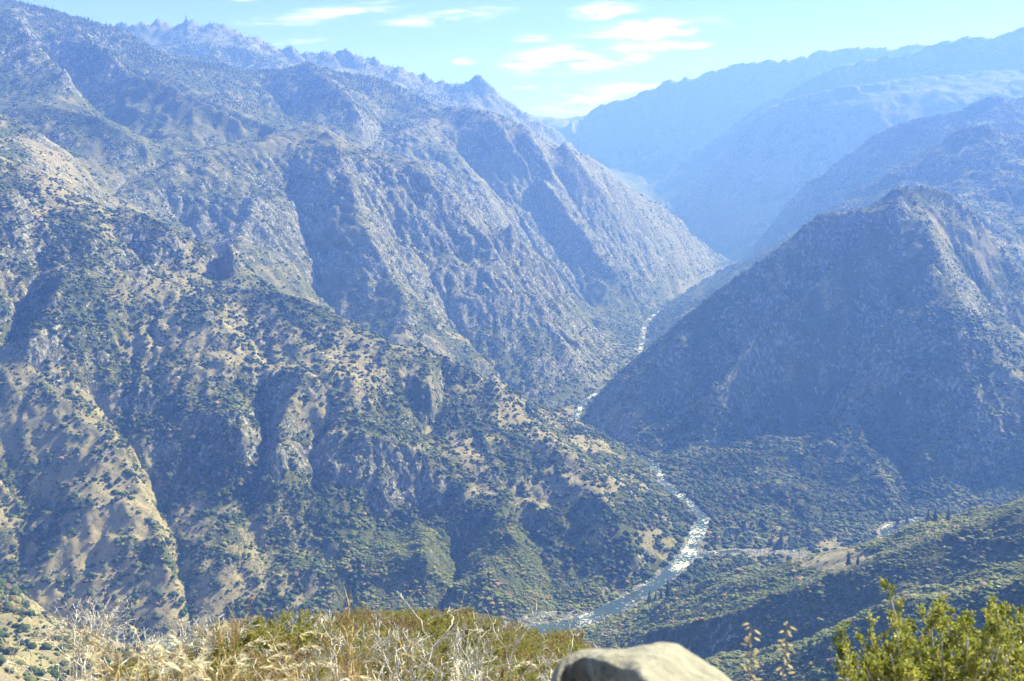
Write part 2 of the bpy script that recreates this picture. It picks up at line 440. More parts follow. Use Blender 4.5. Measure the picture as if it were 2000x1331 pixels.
# ribs (+) and gullies (-) seen on the faces, metres off the even slope
RIBS = [
 (34, [(962, 765), (990, 835), (1060, 885), (1130, 965), (1200, 1065), (1250, 1125)]),
 (30, [(650, 690), (600, 760), (560, 830), (540, 930)]),
 (12, [(30, 700), (130, 800), (200, 850), (280, 960), (330, 1140)]),
 (26, [(400, 620), (430, 700), (450, 800), (480, 900)]),
 (28, [(820, 1120), (830, 1060), (800, 980)]),
 (24, [(150, 430), (190, 520), (60, 700)]),
 (26, [(1000, 1090), (980, 1000), (960, 900)]),
 (26, [(720, 690), (730, 780), (700, 860)]),
 (30, [(820, 705), (850, 760), (845, 800)]),
 (-34, [(870, 740), (850, 810), (800, 860)]),
 (-34, [(180, 740), (230, 810), (300, 900), (330, 1000), (355, 1100), (375, 1185)]),
 (-28, [(520, 640), (505, 760), (525, 840), (500, 960), (480, 1100)]),
 (-26, [(90, 480), (60, 560), (10, 660)]),
 (-30, [(1030, 1010), (1060, 1090), (1090, 1170)]),
 (-26, [(620, 850), (610, 960), (640, 1080)]),
 (-30, [(860, 1160), (890, 1100), (900, 1030)]),
 (-28, [(20, 860), (60, 960), (40, 1080)]),
 # cliff bands: rim above, foot below
 (24, [(600, 885), (680, 872), (760, 905), (850, 915)]), (-24, [(610, 945), (690, 950), (760, 985), (860, 975)]),
 (22, [(240, 425), (300, 452), (345, 490)]), (-22, [(250, 470), (300, 520), (350, 560)]),
 (30, [(800, 350), (870, 395), (930, 440)]), (-30, [(770, 440), (840, 470), (920, 520)]),
 (20, [(880, 1160), (960, 1150)]),
 # middle mountain
 (45, [(640, 285), (690, 420), (705, 480), (760, 580), (800, 660)]),
 (36, [(500, 420), (470, 480), (452, 530)]),
 (36, [(880, 420), (960, 520), (1040, 620), (1110, 720)]),
 (-45, [(560, 330), (600, 450), (640, 560), (660, 620)]),
 (-40, [(800, 470), (880, 600), (960, 700), (1050, 790)]),
 (-36, [(330, 380), (380, 440), (440, 530)]),
 (-40, [(960, 480), (1040, 580), (1120, 690)]),
 # canyon wall
 (50, [(960, 260), (1010, 330), (1080, 420), (1160, 520), (1230, 600)]),
 (50, [(1100, 310), (1150, 380), (1240, 480), (1320, 550)]),
 (-50, [(1080, 330), (1150, 440), (1210, 540), (1250, 600)]),
 (-50, [(900, 270), (960, 350), (1040, 450), (1110, 560)]),
 (-45, [(1190, 370), (1250, 450), (1320, 520)]),
 (40, [(870, 300), (900, 350), (950, 420), (1000, 470)]), (-45, [(1000, 300), (1060, 400), (1110, 500), (1170, 590)]),
 (44, [(1020, 270), (1060, 340), (1120, 440), (1190, 540)]),
 # left mountain
 (55, [(150, 110), (200, 150), (300, 200), (400, 250), (470, 280)]),
 (-55, [(60, 100), (120, 150), (220, 210), (300, 270)]),
 (-55, [(240, 120), (330, 180), (450, 250)]),
 (50, [(20, 60), (60, 120), (130, 190)]),
 (50, [(600, 150), (640, 200), (700, 250)]), (-50, [(520, 160), (580, 220)]), (-50, [(760, 190), (740, 240), (720, 280)]),
 # right mountain
 (58, [(1760, 440), (1640, 560), (1560, 650), (1470, 740), (1390, 830)]),
 (48, [(1820, 560), (1740, 700), (1640, 800)]),
 (-52, [(1680, 450), (1560, 590), (1440, 700), (1310, 800)]),
 (-52, [(1790, 560), (1700, 680), (1560, 780), (1480, 850)]),
 (40, [(1850, 660), (1870, 760), (1900, 860)]),
 (44, [(1330, 700), (1270, 770), (1210, 830)]),
 (36, [(1640, 850), (1690, 920), (1725, 990)]), (-26, [(1760, 860), (1775, 950), (1770, 1000)]),
]
rib_pts = []
for amt, ln in RIBS:
    w = np.array([cast(near, *p) for p in ln])
    # farther faces are larger: their ribs and gullies are deeper
    k_ = np.interp(w[:, 1].mean(), [1800, 2800, 3600, 4800, 6500], [1.15, 1.2, 1.5, 1.85, 1.7])
    w[:, 2] = amt * (1.9 if w[:, 0].mean() > 650 and w[:, 1].mean() > 2900 else k_)
    rib_pts.append(densify(w))
zero = ALL.copy()
zero[:, 2] = 0
dl = harmonic(near, np.concatenate([zero] + rib_pts), fixed_edge=lambda X, Y: X * 0, its=120, start=lambda X, Y: X * 0)

seed_m, seed_v = near.raster(np.concatenate([d for _, d in id_pts]))
idn = np.concatenate([np.column_stack([d[:, :2], np.full(len(d), i)]) for i, d in id_pts])
_, idv = near.raster(idn)
near_id, near_rd = nearest(near, seed_m, np.round(idv).astype(int))
fm, _ = far.raster(idn)
_, fidv = far.raster(idn)
far_id, far_rd = nearest(far, fm, np.round(fidv).astype(int))
rv = np.concatenate([riv, frk])
rm, rz = near.raster(rv)
river_z, river_d = nearest(near, rm, rz)
frm, frz = far.raster(rv)
far_rz, far_rvd = nearest(far, frm, frz)

# near land: uneven slopes, then let water cut it
h = near.h + dl
slope_amp = smooth(20, 260, near_rd) * smooth(20, 220, river_d)
amp = 0.35 + 0.65 * slope_amp
h = h + amp * (34 * fbm(NX, NY, 640, 4) + 20 * fbm(NX + 900, NY, 260, 4, .55, ridged=True) * smooth(20, 220, river_d))
edge = np.zeros(h.shape, bool)
edge[0], edge[-1], edge[:, 0], edge[:, -1] = True, True, True, True
fixed = edge | (river_d < 16)
h, AREA = erode(near, h, fixed, 9, 0.016, diff=.06)
bw = np.interp(NY, [1900, 2100, 2300, 2600, 3600], [22, 21, 17, 13, 11])
bank = smooth(0, 1, (river_d - bw) / 58)
h = np.maximum(h, river_z + 1.0) * bank + (river_z - 1.2) * (1 - bank)
# far land
hf = far.h
ampf = 0.3 + 0.7 * smooth(60, 600, far_rd)
hf = hf + ampf * (80 * fbm(FX, FY, 2200, 4) + 55 * fbm(FX + 500, FY, 800, 4, ridged=True)) * smooth(60, 700, far_rvd)
edge = np.zeros(hf.shape, bool)
edge[0], edge[-1], edge[:, 0], edge[:, -1] = True, True, True, True
hf, _ = erode(far, hf, edge | (far_rvd < 50), 7, 0.03, diff=.05)
bl = smooth(6700, 7350, NY)
near.h = h * (1 - bl) + far.sample(NX, NY, hf, True) * bl
far.h = hf
_gy2, _gx2 = np.gradient(near.h, near.dx)
near_slope = np.hypot(_gx2, _gy2)
# what grows where, from the photo: (centre x, y, radius x, y, amount)
GRASS = [(130, 860, 80, 100, .75), (255, 960, 60, 90, .7), (150, 1060, 70, 60, .75), (230, 1120, 90, 60, .7), (60, 735, 60, 35, .9), (330, 560, 150, 35, .7), (430, 670, 130, 70, .7), (470, 600, 90, 30, .6),
         (680, 745, 60, 60, .7), (590, 830, 40, 80, .7), (905, 880, 70, 25, 1), (1080, 925, 45, 70, .8), (1160, 1030, 80, 40, .9), (1040, 1010, 40, 50, .6), (1220, 950, 90, 22, .9), (1290, 1050, 40, 40, .8),
         (60, 1260, 120, 90, .9), (800, 1140, 60, 40, .9), (770, 720, 90, 30, .6), (980, 800, 40, 40, .8), (1150, 868, 40, 18, .9), (350, 1150, 90, 50, .6), (820, 870, 60, 25, .6), (1040, 1080, 30, 60, .7),
         (160, 340, 90, 30, .8), (90, 290, 60, 40, .5), (850, 690, 120, 40, .5), (400, 330, 120, 30, .4), (1600, 1085, 80, 25, .7), (1850, 450, 40, 40, .7), (1950, 480, 40, 50, .7), (1980, 720, 50, 50, .7), (1560, 1055, 30, 14, .7)]
DENSE = [(760, 1060, 260, 80, 1), (640, 1000, 90, 90, .7), (430, 920, 60, 130, .8), (60, 960, 60, 70, .7), (870, 800, 90, 60, .5), (1010, 920, 50, 50, .7), (1230, 1010, 70, 40, .8), (350, 1060, 50, 70, .7), (20, 1130, 60, 50, .9),
         (280, 780, 60, 60, .4), (560, 580, 200, 30, .5), (1500, 960, 220, 100, 1), (1850, 1000, 180, 80, 1), (1500, 1140, 200, 60, .8), (1700, 1220, 300, 120, 1), (780, 850, 90, 60, .5), (1130, 1130, 60, 40, .5), (700, 1170, 300, 30, .7), (180, 580, 60, 60, .5)]
ROCKS = [(680, 912, 80, 34, 1), (800, 945, 70, 34, 1), (290, 492, 60, 40, 1), (40, 430, 50, 80, .8), (1050, 795, 36, 40, .8), (1105, 852, 40, 30, .8), (1205, 1140, 60, 40, .7), (870, 420, 110, 70, .9), (980, 560, 130, 120, .5), (1060, 690, 80, 70, .5),
         (540, 890, 30, 50, .7), (380, 900, 40, 40, .5), (950, 1080, 40, 40, .5), (1130, 440, 160, 120, .45), (600, 180, 120, 60, .5), (120, 90, 100, 60, .5), (1890, 630, 30, 70, .6), (60, 600, 60, 60, .3), (440, 470, 40, 40, .5), (950, 950, 40, 60, .4)]

GREEN = [(400, 232, 150, 45, 1), (600, 262, 80, 22, 1), (500, 292, 110, 18, .9), (130, 206, 80, 14, 1), (960, 330, 60, 40, .8), (860, 275, 50, 40, .8), (480, 545, 100, 18, .9), (570, 565, 100, 16, .9), (1170, 590, 60, 34, .9), (1770, 378, 50, 12, .9),
         (690, 470, 26, 60, .7), (300, 190, 80, 30, .8), (740, 180, 60, 40, .6), (1560, 1130, 160, 40, .8), (1330, 560, 70, 30, .7)]


def blobs(px, py, lst):
    s = np.zeros_like(px)
    for cx, cy, rx, ry, a in lst:
        d = ((px - cx) / rx) ** 2 + ((py - cy) / ry) ** 2
        s = np.maximum(s, a * np.exp(-d * .8))
    return s


ID = {n: i for i, n in enumerate(ids)}
BASEVEG = {'near_mountain': .57, 'near_spur': .6, 'left_foothill': .3, 'left_spur': .55, 'middle_mountain': .86, 'left_mountain': .8, 'canyon_wall': .72, 'crag_ridge': .7, 'right_mountain': .8, 'right_ridge': .88,
           'rear_right_ridge': .9, 'granite_dome': .88, 'far_right_ridge': .9, 'far_ridge': .6, 'distant_mountain': .5, 'right_foothill': .92, 'near_foothill': .95}
BASEROCK = {'near_mountain': .2, 'near_spur': .3, 'left_foothill': .12, 'left_spur': .3, 'middle_mountain': .34, 'left_mountain': .24, 'canyon_wall': .37, 'crag_ridge': .6, 'right_mountain': .22, 'right_ridge': .24,
            'rear_right_ridge': .22, 'granite_dome': .32, 'far_right_ridge': .2, 'far_ridge': .45, 'distant_mountain': .5, 'right_foothill': .02, 'near_foothill': .02}
bveg = np.array([BASEVEG[n] for n in ids])
brock = np.array([BASEROCK[n] for n in ids])


def region(x, y):
    a = near_id[np.clip(np.round((y - near.y0) / near.dx).astype(int), 0, near.ny - 1), np.clip(np.round((x - near.x0) / near.dx).astype(int), 0, near.nx - 1)]
    b = far_id[np.clip(np.round((y - far.y0) / far.dx).astype(int), 0, far.ny - 1), np.clip(np.round((x - far.x0) / far.dx).astype(int), 0, far.nx - 1)]
    return np.where(y < 7100, a, b)


def slabs(x, y):
    """tilted granite ribs that run down the middle walls of the canyon"""
    return fbm((x * .75 - y * .66) / 4.5, x * .66 + y * .75, 40, 3, .6, ridged=True)


def cover(x, y, z, sl, reg):
    px, py = to_pix(x, y, z)
    gr = blobs(px, py, GREEN)
    g, d, r = blobs(px, py, GRASS), blobs(px, py, DENSE), blobs(px, py, ROCKS)
    patch = fbm(x, y, 130, 3)
    tt = smooth(6900, 7300, y)
    bv = near.sample(x, y, veg_n) * (1 - tt) + far.sample(x, y, veg_f) * tt
    br = near.sample(x, y, rock_n) * (1 - tt) + far.sample(x, y, rock_ff) * tt
    v = bv + .45 * patch + .55 * d + .3 * fbm(x, y, 46, 2) - .5 * g * (1 - .6 * d)
    steep = smooth(.62, 1.15, sl)
    rk = br + .45 * steep - .12 + .5 * r - .2 * g + .25 * fbm(x + 311, y, 210, 3)
    sw = near.sample(x, y, slab_w) * (1 - tt)
    sb = slabs(x, y)
    rk = rk + sw * (.46 * sb - .34)
    v = v - sw * .3 * sb
    rd = near.sample(x, y, river_d)
    bar_ = (((px - 1625) / 85) ** 2 + ((py - 1090) / 22) ** 2 < 1)
    v = np.where(bar_, .12, v)
    gb = (((px - 1090) / 75) ** 2 + ((py - 1208) / 15) ** 2 < 1)
    rk = np.where(gb, 1.0, np.where(bar_, .15, rk))
    rk = np.where((y < 7000) & (rd < np.interp(y, [1900, 2300, 2700, 3600], [30, 26, 18, 14])), .85, rk)
    tint = smooth(-.2, .5, fbm(x - 700, y, 400, 2)) * np.where(np.isin(reg, [ID['left_mountain'], ID['middle_mountain'], ID['canyon_wall'], ID['right_mountain'], ID['right_foothill'], ID['near_foothill'], ID['right_ridge'], ID['rear_right_ridge'], ID['granite_dome'], ID['far_right_ridge'], ID['crag_ridge']]), .95, .3)
    tint = np.where(np.isin(reg, [ID['middle_mountain'], ID['canyon_wall'], ID['left_mountain']]), np.maximum(tint, .65), tint)
    tint = np.where(bar_, 0, np.maximum(tint, gr))
    rk = rk - .6 * gr * (y < 7300)
    v = v * (1 - .45 * gr)
    v = np.where(bar_, .3 + .5 * patch, v)
    return np.clip(v, 0, 1.2), np.clip(rk, 0, 1.1), np.clip(tint, 0, 1)




def blur(a, n):
    for _ in range(n):
        p = np.pad(a, 1, mode='edge')
        a = .25 * (p[:-2, 1:-1] + p[2:, 1:-1] + p[1:-1, :-2] + p[1:-1, 2:])
    return a


slab_w = blur(np.isin(near_id, [ID['middle_mountain'], ID['canyon_wall']]).astype(float), 40)
veg_n, rock_n = blur(bveg[near_id], 60), blur(brock[near_id], 60)
veg_f, rock_ff = blur(bveg[far_id], 12), blur(brock[far_id], 12)
veg_f0, rock_f, _t = cover(NX, NY, near.h, near_slope, near_id)
# ------------------------------------------------------------------ fine land surface
craggy = np.array([1.0 if n == 'crag_ridge' else .75 if n == 'far_ridge' else 0.45 for n in ids])


def land(x, y, fine=True):
    """height of the canyon land at a place"""
    hn = near.sample(x, y, cubic=True)
    hf_ = far.sample(x, y, cubic=True)
    t = smooth(6900, 7300, y)
    z = hn * (1 - t) + hf_ * t
    if fine:
        sl = near.sample(x, y, near_slope)
        rd = near.sample(x, y, river_d)
        k = smooth(0.25, 0.9, sl) * smooth(15, 120, rd) * (1 - t)
        kr = smooth(.45, 1.0, near.sample(x, y, rock_f) + .5 * fbm(x, y, 90, 2))
        z = z + smooth(20, 120, rd) * (1 - t) * (.9 * fbm(x, y + 31, 42, 3, .6) + .8 * fbm(x, y + 9, 13, 3, .6))
        z = z + k * (5.0 * fbm(x, y, 60, 3, ridged=True) + kr * (8 * fbm(x * 1.2 + 40, y * .8, 34, 3, .6, ridged=True)) + 1.4 * fbm(x + 50, y, 14, 2))
        z = z + near.sample(x, y, slab_w) * (1 - t) * smooth(40, 200, rd) * 5.5 * slabs(x, y)
        far_k = smooth(6900, 7600, y)
        fr = far.sample(x, y, far_rd)
        cr = far.sample(x, y, craggy[far_id])
        z = z + far_k * (14 * fbm(x, y, 260, 4, ridged=True) + cr * 46 * np.exp(-fr / 150.0) * fbm(x * .8 + .3 * y, y + 77, 210, 4, .6, ridged=True)) * smooth(20, 300, far.sample(x, y, far_rvd)) + far_k * cr * 20 * np.exp(-fr / 140.0) * fbm(x + 9, y, 85, 3, .6, ridged=True)
    return z


def mat(name):
    m = bpy.data.materials.new(name)
    m.use_nodes = True
    nt = m.node_tree
    nt.nodes.clear()
    out = nt.nodes.new('ShaderNodeOutputMaterial')
    b = nt.nodes.new('ShaderNodeBsdfPrincipled')
    nt.links.new(b.outputs[0], out.inputs[0])
    return m, nt, b


class NT:
    def __init__(self, nt):
        self.nt = nt

    def n(self, t, **kw):
        x = self.nt.nodes.new(t)
        for k, v in kw.items():
            setattr(x, k, v)
        return x

    def put(self, sock, v):
        if isinstance(v, (int, float)):
            sock.default_value = v
        elif isinstance(v, tuple):
            sock.default_value = v if len(v) == 4 or sock.type == 'VECTOR' else (*v, 1)
        else:
            self.nt.links.new(v, sock)

    def math(self, op, a, b=None, clamp=False):
        x = self.n('ShaderNodeMath', operation=op)
        x.use_clamp = clamp
        self.put(x.inputs[0], a)
        if b is not None:
            self.put(x.inputs[1], b)
        return x.outputs[0]

    def mix(self, f, a, b):
        x = self.n('ShaderNodeMix', data_type='RGBA')
        self.put(x.inputs[0], f)
        self.put(x.inputs[6], a)
        self.put(x.inputs[7], b)
        return x.outputs[2]

    def coord(self, kind='Object'):
        return self.n('ShaderNodeTexCoord').outputs[kind]

    def mapping(self, vec, scale=(1, 1, 1), rot=(0, 0, 0), loc=(0, 0, 0)):
        x = self.n('ShaderNodeMapping')
        self.put(x.inputs[0], vec)
        x.inputs['Scale'].default_value = scale
        x.inputs['Rotation'].default_value = rot
        x.inputs['Location'].default_value = loc
        return x.outputs[0]

    def noise(self, vec, scale, detail=3, rough=0.55, dist=0.0):
        x = self.n('ShaderNodeTexNoise')
        self.put(x.inputs['Vector'], vec)
        x.inputs['Scale'].default_value = scale
        x.inputs['Detail'].default_value = detail
        x.inputs['Roughness'].default_value = rough
        x.inputs['Distortion'].default_value = dist
        return x.outputs['Fac']

    def voro(self, vec, scale, out='Distance'):
        x = self.n('ShaderNodeTexVoronoi')
        self.put(x.inputs['Vector'], vec)
        x.inputs['Scale'].default_value = scale
        return x.outputs[out]

    def step(self, v, a, b):
        x = self.n('ShaderNodeMapRange', interpolation_type='SMOOTHSTEP')
        self.put(x.inputs[0], v)
        x.inputs[1].default_value = a
        x.inputs[2].default_value = b
        return x.outputs[0]

    def attr(self, name):
        x = self.n('ShaderNodeAttribute')
        x.attribute_name = name
        return x.outputs['Fac']

    def bump(self, hgt, dist, strength=1.0):
        x = self.n('ShaderNodeBump')
        x.inputs['Strength'].default_value = strength
        x.inputs['Distance'].default_value = dist
        self.put(x.inputs['Height'], hgt)
        return x.outputs[0]


# land surface: dry grass and soil, low brush between the shrubs, granite
m_land, nt, bsdf = mat('canyon_land')
N = NT(nt)
co = N.coord()
a_rock, a_veg, a_tint = N.attr('rock'), N.attr('veg'), N.attr('tint')
n_big, n_mid, n_fine = N.noise(co, 1 / 160, 4), N.noise(co, 1 / 24, 4, 0.6), N.noise(co, 1 / 5.0, 3, 0.6)
n_small = N.noise(co, 1 / 11.0, 3, 0.65, 0.4)
streak = N.noise(N.mapping(co, scale=(1 / 9, 1 / 9, 1 / 45), rot=(0.25, 0.5, 0)), 1.0, 4, 0.65)
grass = N.mix(N.step(n_mid, .35, .7), (.33, .29, .195), (.23, .205, .145))
grass = N.mix(N.math('MULTIPLY', N.step(n_fine, .46, .68), .55), grass, (.15, .13, .085))
grass = N.mix(N.step(n_big, .5, .75), grass, (.25, .215, .16))
grass = N.mix(N.math('MULTIPLY', a_tint, .8), grass, (.1, .115, .045))
veg = N.mix(N.step(n_small, .35, .68), (.045, .065, .025), (.12, .13, .05))
veg = N.mix(N.math('MULTIPLY', N.step(n_mid, .6, .72), .45), veg, (.14, .12, .08))
rock = N.mix(N.step(streak, .45, .75), (.125, .13, .125), (.52, .51, .48))
rock = N.mix(N.math('MULTIPLY', N.step(n_fine, .5, .75), .5), rock, (.13, .125, .12))
f_veg = N.step(N.math('ADD', a_veg, N.math('MULTIPLY', N.math('SUBTRACT', n_small, .5), 1.5)), .42, .6)
f_rock = N.step(N.math('ADD', a_rock, N.math('ADD', N.math('MULTIPLY', N.math('SUBTRACT', streak, .5), 1.1), N.math('MULTIPLY', N.math('SUBTRACT', N.noise(co, 1 / 60, 4, .6), .5), 1.0))), .5, .66)
colr = N.mix(f_rock, N.mix(f_veg, grass, veg), rock)
nt.links.new(colr, bsdf.inputs['Base Color'])
bsdf.inputs['Roughness'].default_value = .95
bsdf.inputs['Specular IOR Level'].default_value = .1
bh = N.math('ADD', N.math('MULTIPLY', streak, N.math('ADD', N.math('MULTIPLY', f_rock, 5.0), .5)), N.math('MULTIPLY', n_small, N.math('ADD', N.math('MULTIPLY', f_veg, 3.0), 1.0)))
nt.links.new(N.bump(bh, 1.0, .9), bsdf.inputs['Normal'])

def mesh_obj(name, verts, faces, material=None, smooth_=True, attrs=None, parent=None):
    me = bpy.data.meshes.new(name)
    verts = np.asarray(verts, np.float32)
    if isinstance(faces, np.ndarray):
        nf, k = faces.shape
        me.vertices.add(len(verts))
        me.vertices.foreach_set('co', verts.ravel())
        me.loops.add(nf * k)
        me.loops.foreach_set('vertex_index', faces.astype(np.int32).ravel())
        me.polygons.add(nf)
        me.polygons.foreach_set('loop_start', np.arange(0, nf * k, k, dtype=np.int32))
        me.polygons.foreach_set('use_smooth', np.full(nf, smooth_))
        me.update(calc_edges=True)
    else:
        me.from_pydata(verts.tolist(), [], faces)
        me.polygons.foreach_set('use_smooth', np.full(len(me.polygons), smooth_))
    for k_, v in (attrs or {}).items():
        a = me.attributes.new(k_, 'FLOAT', 'POINT')
        a.data.foreach_set('value', np.asarray(v, np.float32))
    if material:
        me.materials.append(material)
    o = bpy.data.objects.new(name, me)
    COL.objects.link(o)
    if parent:
        o.parent = parent
    return o


def tag(o, label=None, cat=None, group=None, kind=None):
    if label:
        o['label'] = label
    if cat:
        o['category'] = cat
    if group:
        o['group'] = group
    if kind:
        o['kind'] = kind
    return o


# ------------------------------------------------------------------ build the land, one object per mountain
parts = {i: [] for i in range(len(ids))}
for (ya, yb, dx) in ((270, 1010, 12.0), (1000, 3160, 4.2), (3150, 6520, 8.0), (6500, 11050, 19.0), (11000, 16400, 30.0)):
    ys = np.arange(ya, yb, dx)
    hw = .6 * yb + 260
    xs = np.arange(-hw, hw, dx)
    X, Y = np.meshgrid(xs, ys)
    Z = land(X, Y)
    gy_, gx_ = np.gradient(Z, dx)
    sl = np.hypot(gx_, gy_)
    reg = region(X, Y)
    v, r, t = cover(X, Y, Z, sl, reg)
    keep = (np.abs(X) < .6 * Y + 260)
    idx = np.arange(X.size).reshape(X.shape)
    q = np.stack([idx[:-1, :-1], idx[:-1, 1:], idx[1:, 1:], idx[1:, :-1]], -1)
    kq = (keep[:-1, :-1] & keep[1:, 1:] & keep[:-1, 1:] & keep[1:, :-1])
    q, rq = q[kq], reg[:-1, :-1][kq]
    V = np.stack([X, Y, Z], -1).reshape(-1, 3)
    for i in range(len(ids)):
        f = q[rq == i]
        if len(f):
            u, inv = np.unique(f, return_inverse=True)
            parts[i].append((V[u], inv.reshape(-1, 4), v.ravel()[u], r.ravel()[u], t.ravel()[u]))
for i, name in enumerate(ids):
    if not parts[i]:
        continue
    off, fs = 0, []
    for p in parts[i]:
        fs.append(p[1] + off)
        off += len(p[0])
    o = mesh_obj(name, np.concatenate([p[0] for p in parts[i]]), np.concatenate(fs), m_land, True,
                 {'veg': np.concatenate([p[2] for p in parts[i]]), 'rock': np.concatenate([p[3] for p in parts[i]]), 'tint': np.concatenate([p[4] for p in parts[i]])})
    tag(o, kind='structure')

# ------------------------------------------------------------------ haze
m_haze = bpy.data.materials.new('haze_air')
m_haze.use_nodes = True
hn = m_haze.node_tree.nodes
hn.clear()
ho, hv = hn.new('ShaderNodeOutputMaterial'), hn.new('ShaderNodeVolumePrincipled')
hv.inputs['Color'].default_value = (.125, .265, 1.0, 1)
hv.inputs['Absorption Color'].default_value = (1, 1, 1, 1)
hv.inputs['Density'].default_value = 1.42e-4
hv.inputs['Anisotropy'].default_value = .2
m_haze.node_tree.links.new(hv.outputs[0], ho.inputs['Volume'])
x0, x1, y0, y1, z0, z1 = -10600, 10600, -600, 17000, -1000, 2420
hb = mesh_obj('haze', [(x, y, z) for z in (z0, z1) for y in (y0, y1) for x in (x0, x1)],
              [(0, 2, 3, 1), (4, 5, 7, 6), (0, 1, 5, 4), (2, 6, 7, 3), (0, 4, 6, 2), (1, 3, 7, 5)], m_haze, False)
tag(hb, 'pale blue haze filling the whole canyon', 'haze', kind='stuff')

# ------------------------------------------------------------------ which places can be seen
AZ = np.linspace(-.62, .62, 1500)
DD = np.exp(np.linspace(math.log(900), math.log(18000), 900))
pa, pd = np.meshgrid(AZ, DD)
pt = land(pa * pd, pd, False) / pd
run = np.maximum.accumulate(pt, 0)


def seen(x, y, z, tol):
    i = np.clip(((x / y) + .62) / 1.24 * 1499, 0, 1499).astype(int)
    j = np.clip((np.log(y) - math.log(900)) / (math.log(18000) - math.log(900)) * 899, 0, 899).astype(int)
    return (z + tol) / y >= run[np.maximum(j - 1, 0), i]


# ------------------------------------------------------------------ shrubs, trees and boulders of the slopes
def leafy(name, c0, c1, c2, rough=.8, dark=.5):
    m, nt_, b = mat(name)
    n = NT(nt_)
    r = n.n('ShaderNodeObjectInfo').outputs['Random']
    pl = n.noise(n.n('ShaderNodeObjectInfo').outputs['Location'], 1 / 70, 3, .6)
    c = n.mix(n.math('ADD', n.math('MULTIPLY', n.step(r, .1, .9), .5), n.math('MULTIPLY', n.step(pl, .35, .65), .5)), c0, c1)
    c = n.mix(n.step(n.math('ADD', r, n.math('MULTIPLY', pl, .5)), 1.12, 1.18), c, c2)
    nz = n.noise(n.coord(), 2.2, 3, .6)
    c = n.mix(n.math('MULTIPLY', n.step(nz, .4, .7), dark), c, (.02, .03, .015))
    nt_.links.new(c, b.inputs['Base Color'])
    b.inputs['Roughness'].default_value = rough
    b.inputs['Specular IOR Level'].default_value = .15
    nt_.links.new(n.bump(n.noise(n.coord(), 5, 3, .7), .25, .8), b.inputs['Normal'])
    return m


m_shrub = leafy('evergreen_leaves', (.026, .05, .018), (.075, .11, .036), (.16, .11, .07))
m_chap = leafy('chaparral_leaves', (.085, .12, .032), (.2, .215, .065), (.26, .17, .11), dark=.15)
m_conif = leafy('conifer_needles', (.022, .042, .022), (.045, .07, .035), (.09, .08, .05))
m_bould, nt, bsdf = mat('boulder_stone')
N = NT(nt)
nt.links.new(N.mix(N.step(N.noise(N.coord(), 1.6, 4, .6), .35, .7), (.25, .235, .22), (.5, .47, .43)), bsdf.inputs['Base Color'])
bsdf.inputs['Roughness'].default_value = .9


def lump(name, sub, seed, kind, material):
    bm = bmesh.new()
    bmesh.ops.create_icosphere(bm, subdivisions=sub, radius=1.0)
    r = random.Random(seed)
    dirs = [Vector((r.gauss(0, 1), r.gauss(0, 1), r.gauss(.3, .8))).normalized() for _ in range(11)]
    from mathutils import noise as mn
    for v in bm.verts:
        d = v.co.normalized()
        if kind == 'rock':
            k = min(1.0 / max(.35, d.dot(q)) * (.55 + .04 * i) for i, q in enumerate(dirs) if d.dot(q) > .3) if any(d.dot(q) > .3 for q in dirs) else .8
            k = min(k, 1.15)
            v.co = Vector((d.x * k, d.y * k * .8, d.z * k * .75 + .1))
        else:
            k = .72 + .38 * max(max(0, d.dot(q)) ** 7 for q in dirs) + .2 * mn.noise(d * 3.1 + Vector((seed * 3.7, 0, 0))) + .13 * mn.noise(d * 7.3 + Vector((seed * 1.7, 4, 0)))
            z = d.z * k
            v.co = Vector((d.x * k, d.y * k, (z * .85 if z > 0 else z * .45) + .42))
    me = bpy.data.meshes.new(name)
    bm.to_mesh(me)
    bm.free()
    me.materials.append(material)
    me.polygons.foreach_set('use_smooth', np.full(len(me.polygons), kind != 'rock'))
    return me


def conifer_mesh(name, seed, part='crown'):
    """tapering crown of drooping, uneven branch whorls, one unit high"""
    r = random.Random(seed)
    V, F = [], []
    tiers = 9
    for t in range(tiers):
        f = t / (tiers - 1)
        z = .14 + .8 * f
        rad = (.17 * (1 - f) ** .8 + .02) * r.uniform(.8, 1.2)
        nb = 7 if f < .7 else 5
        a0 = r.random() * 6.28
        for k in range(nb):
            a = a0 + k * 6.283 / nb + r.uniform(-.3, .3)
            L = rad * r.uniform(.65, 1.2)
            c, s = math.cos(a), math.sin(a)
            w = L * .42
            b = len(V)
            V += [(0, 0, z + .05), (c * L * .6 - s * w, s * L * .6 + c * w, z - .01), (c * L, s * L, z - .035 - .2 * L), (c * L * .6 + s * w, s * L * .6 - c * w, z - .01), (c * L * .45, s * L * .45, z - .06)]
            F += [(b, b + 1, b + 2), (b, b + 2, b + 3), (b + 4, b + 2, b + 1), (b + 4, b + 3, b + 2), (b, b + 4, b + 1), (b, b + 3, b + 4)]
    b = len(V)
    V += [(.02, 0, .9), (-.01, .017, .9), (-.01, -.017, .9), (0, 0, 1.0)]
    F += [(b, b + 1, b + 3), (b + 1, b + 2, b + 3), (b + 2, b, b + 3)]
    me = bpy.data.meshes.new(name)
    me.from_pydata(V, [], F)
    me.materials.append(m_conif)
    return me


def variants(name, meshes):
    c = bpy.data.collections.new(name)
    for i, me in enumerate(meshes):
        c.objects.link(bpy.data.objects.new('%s_%02d' % (name, i), me))
    return c


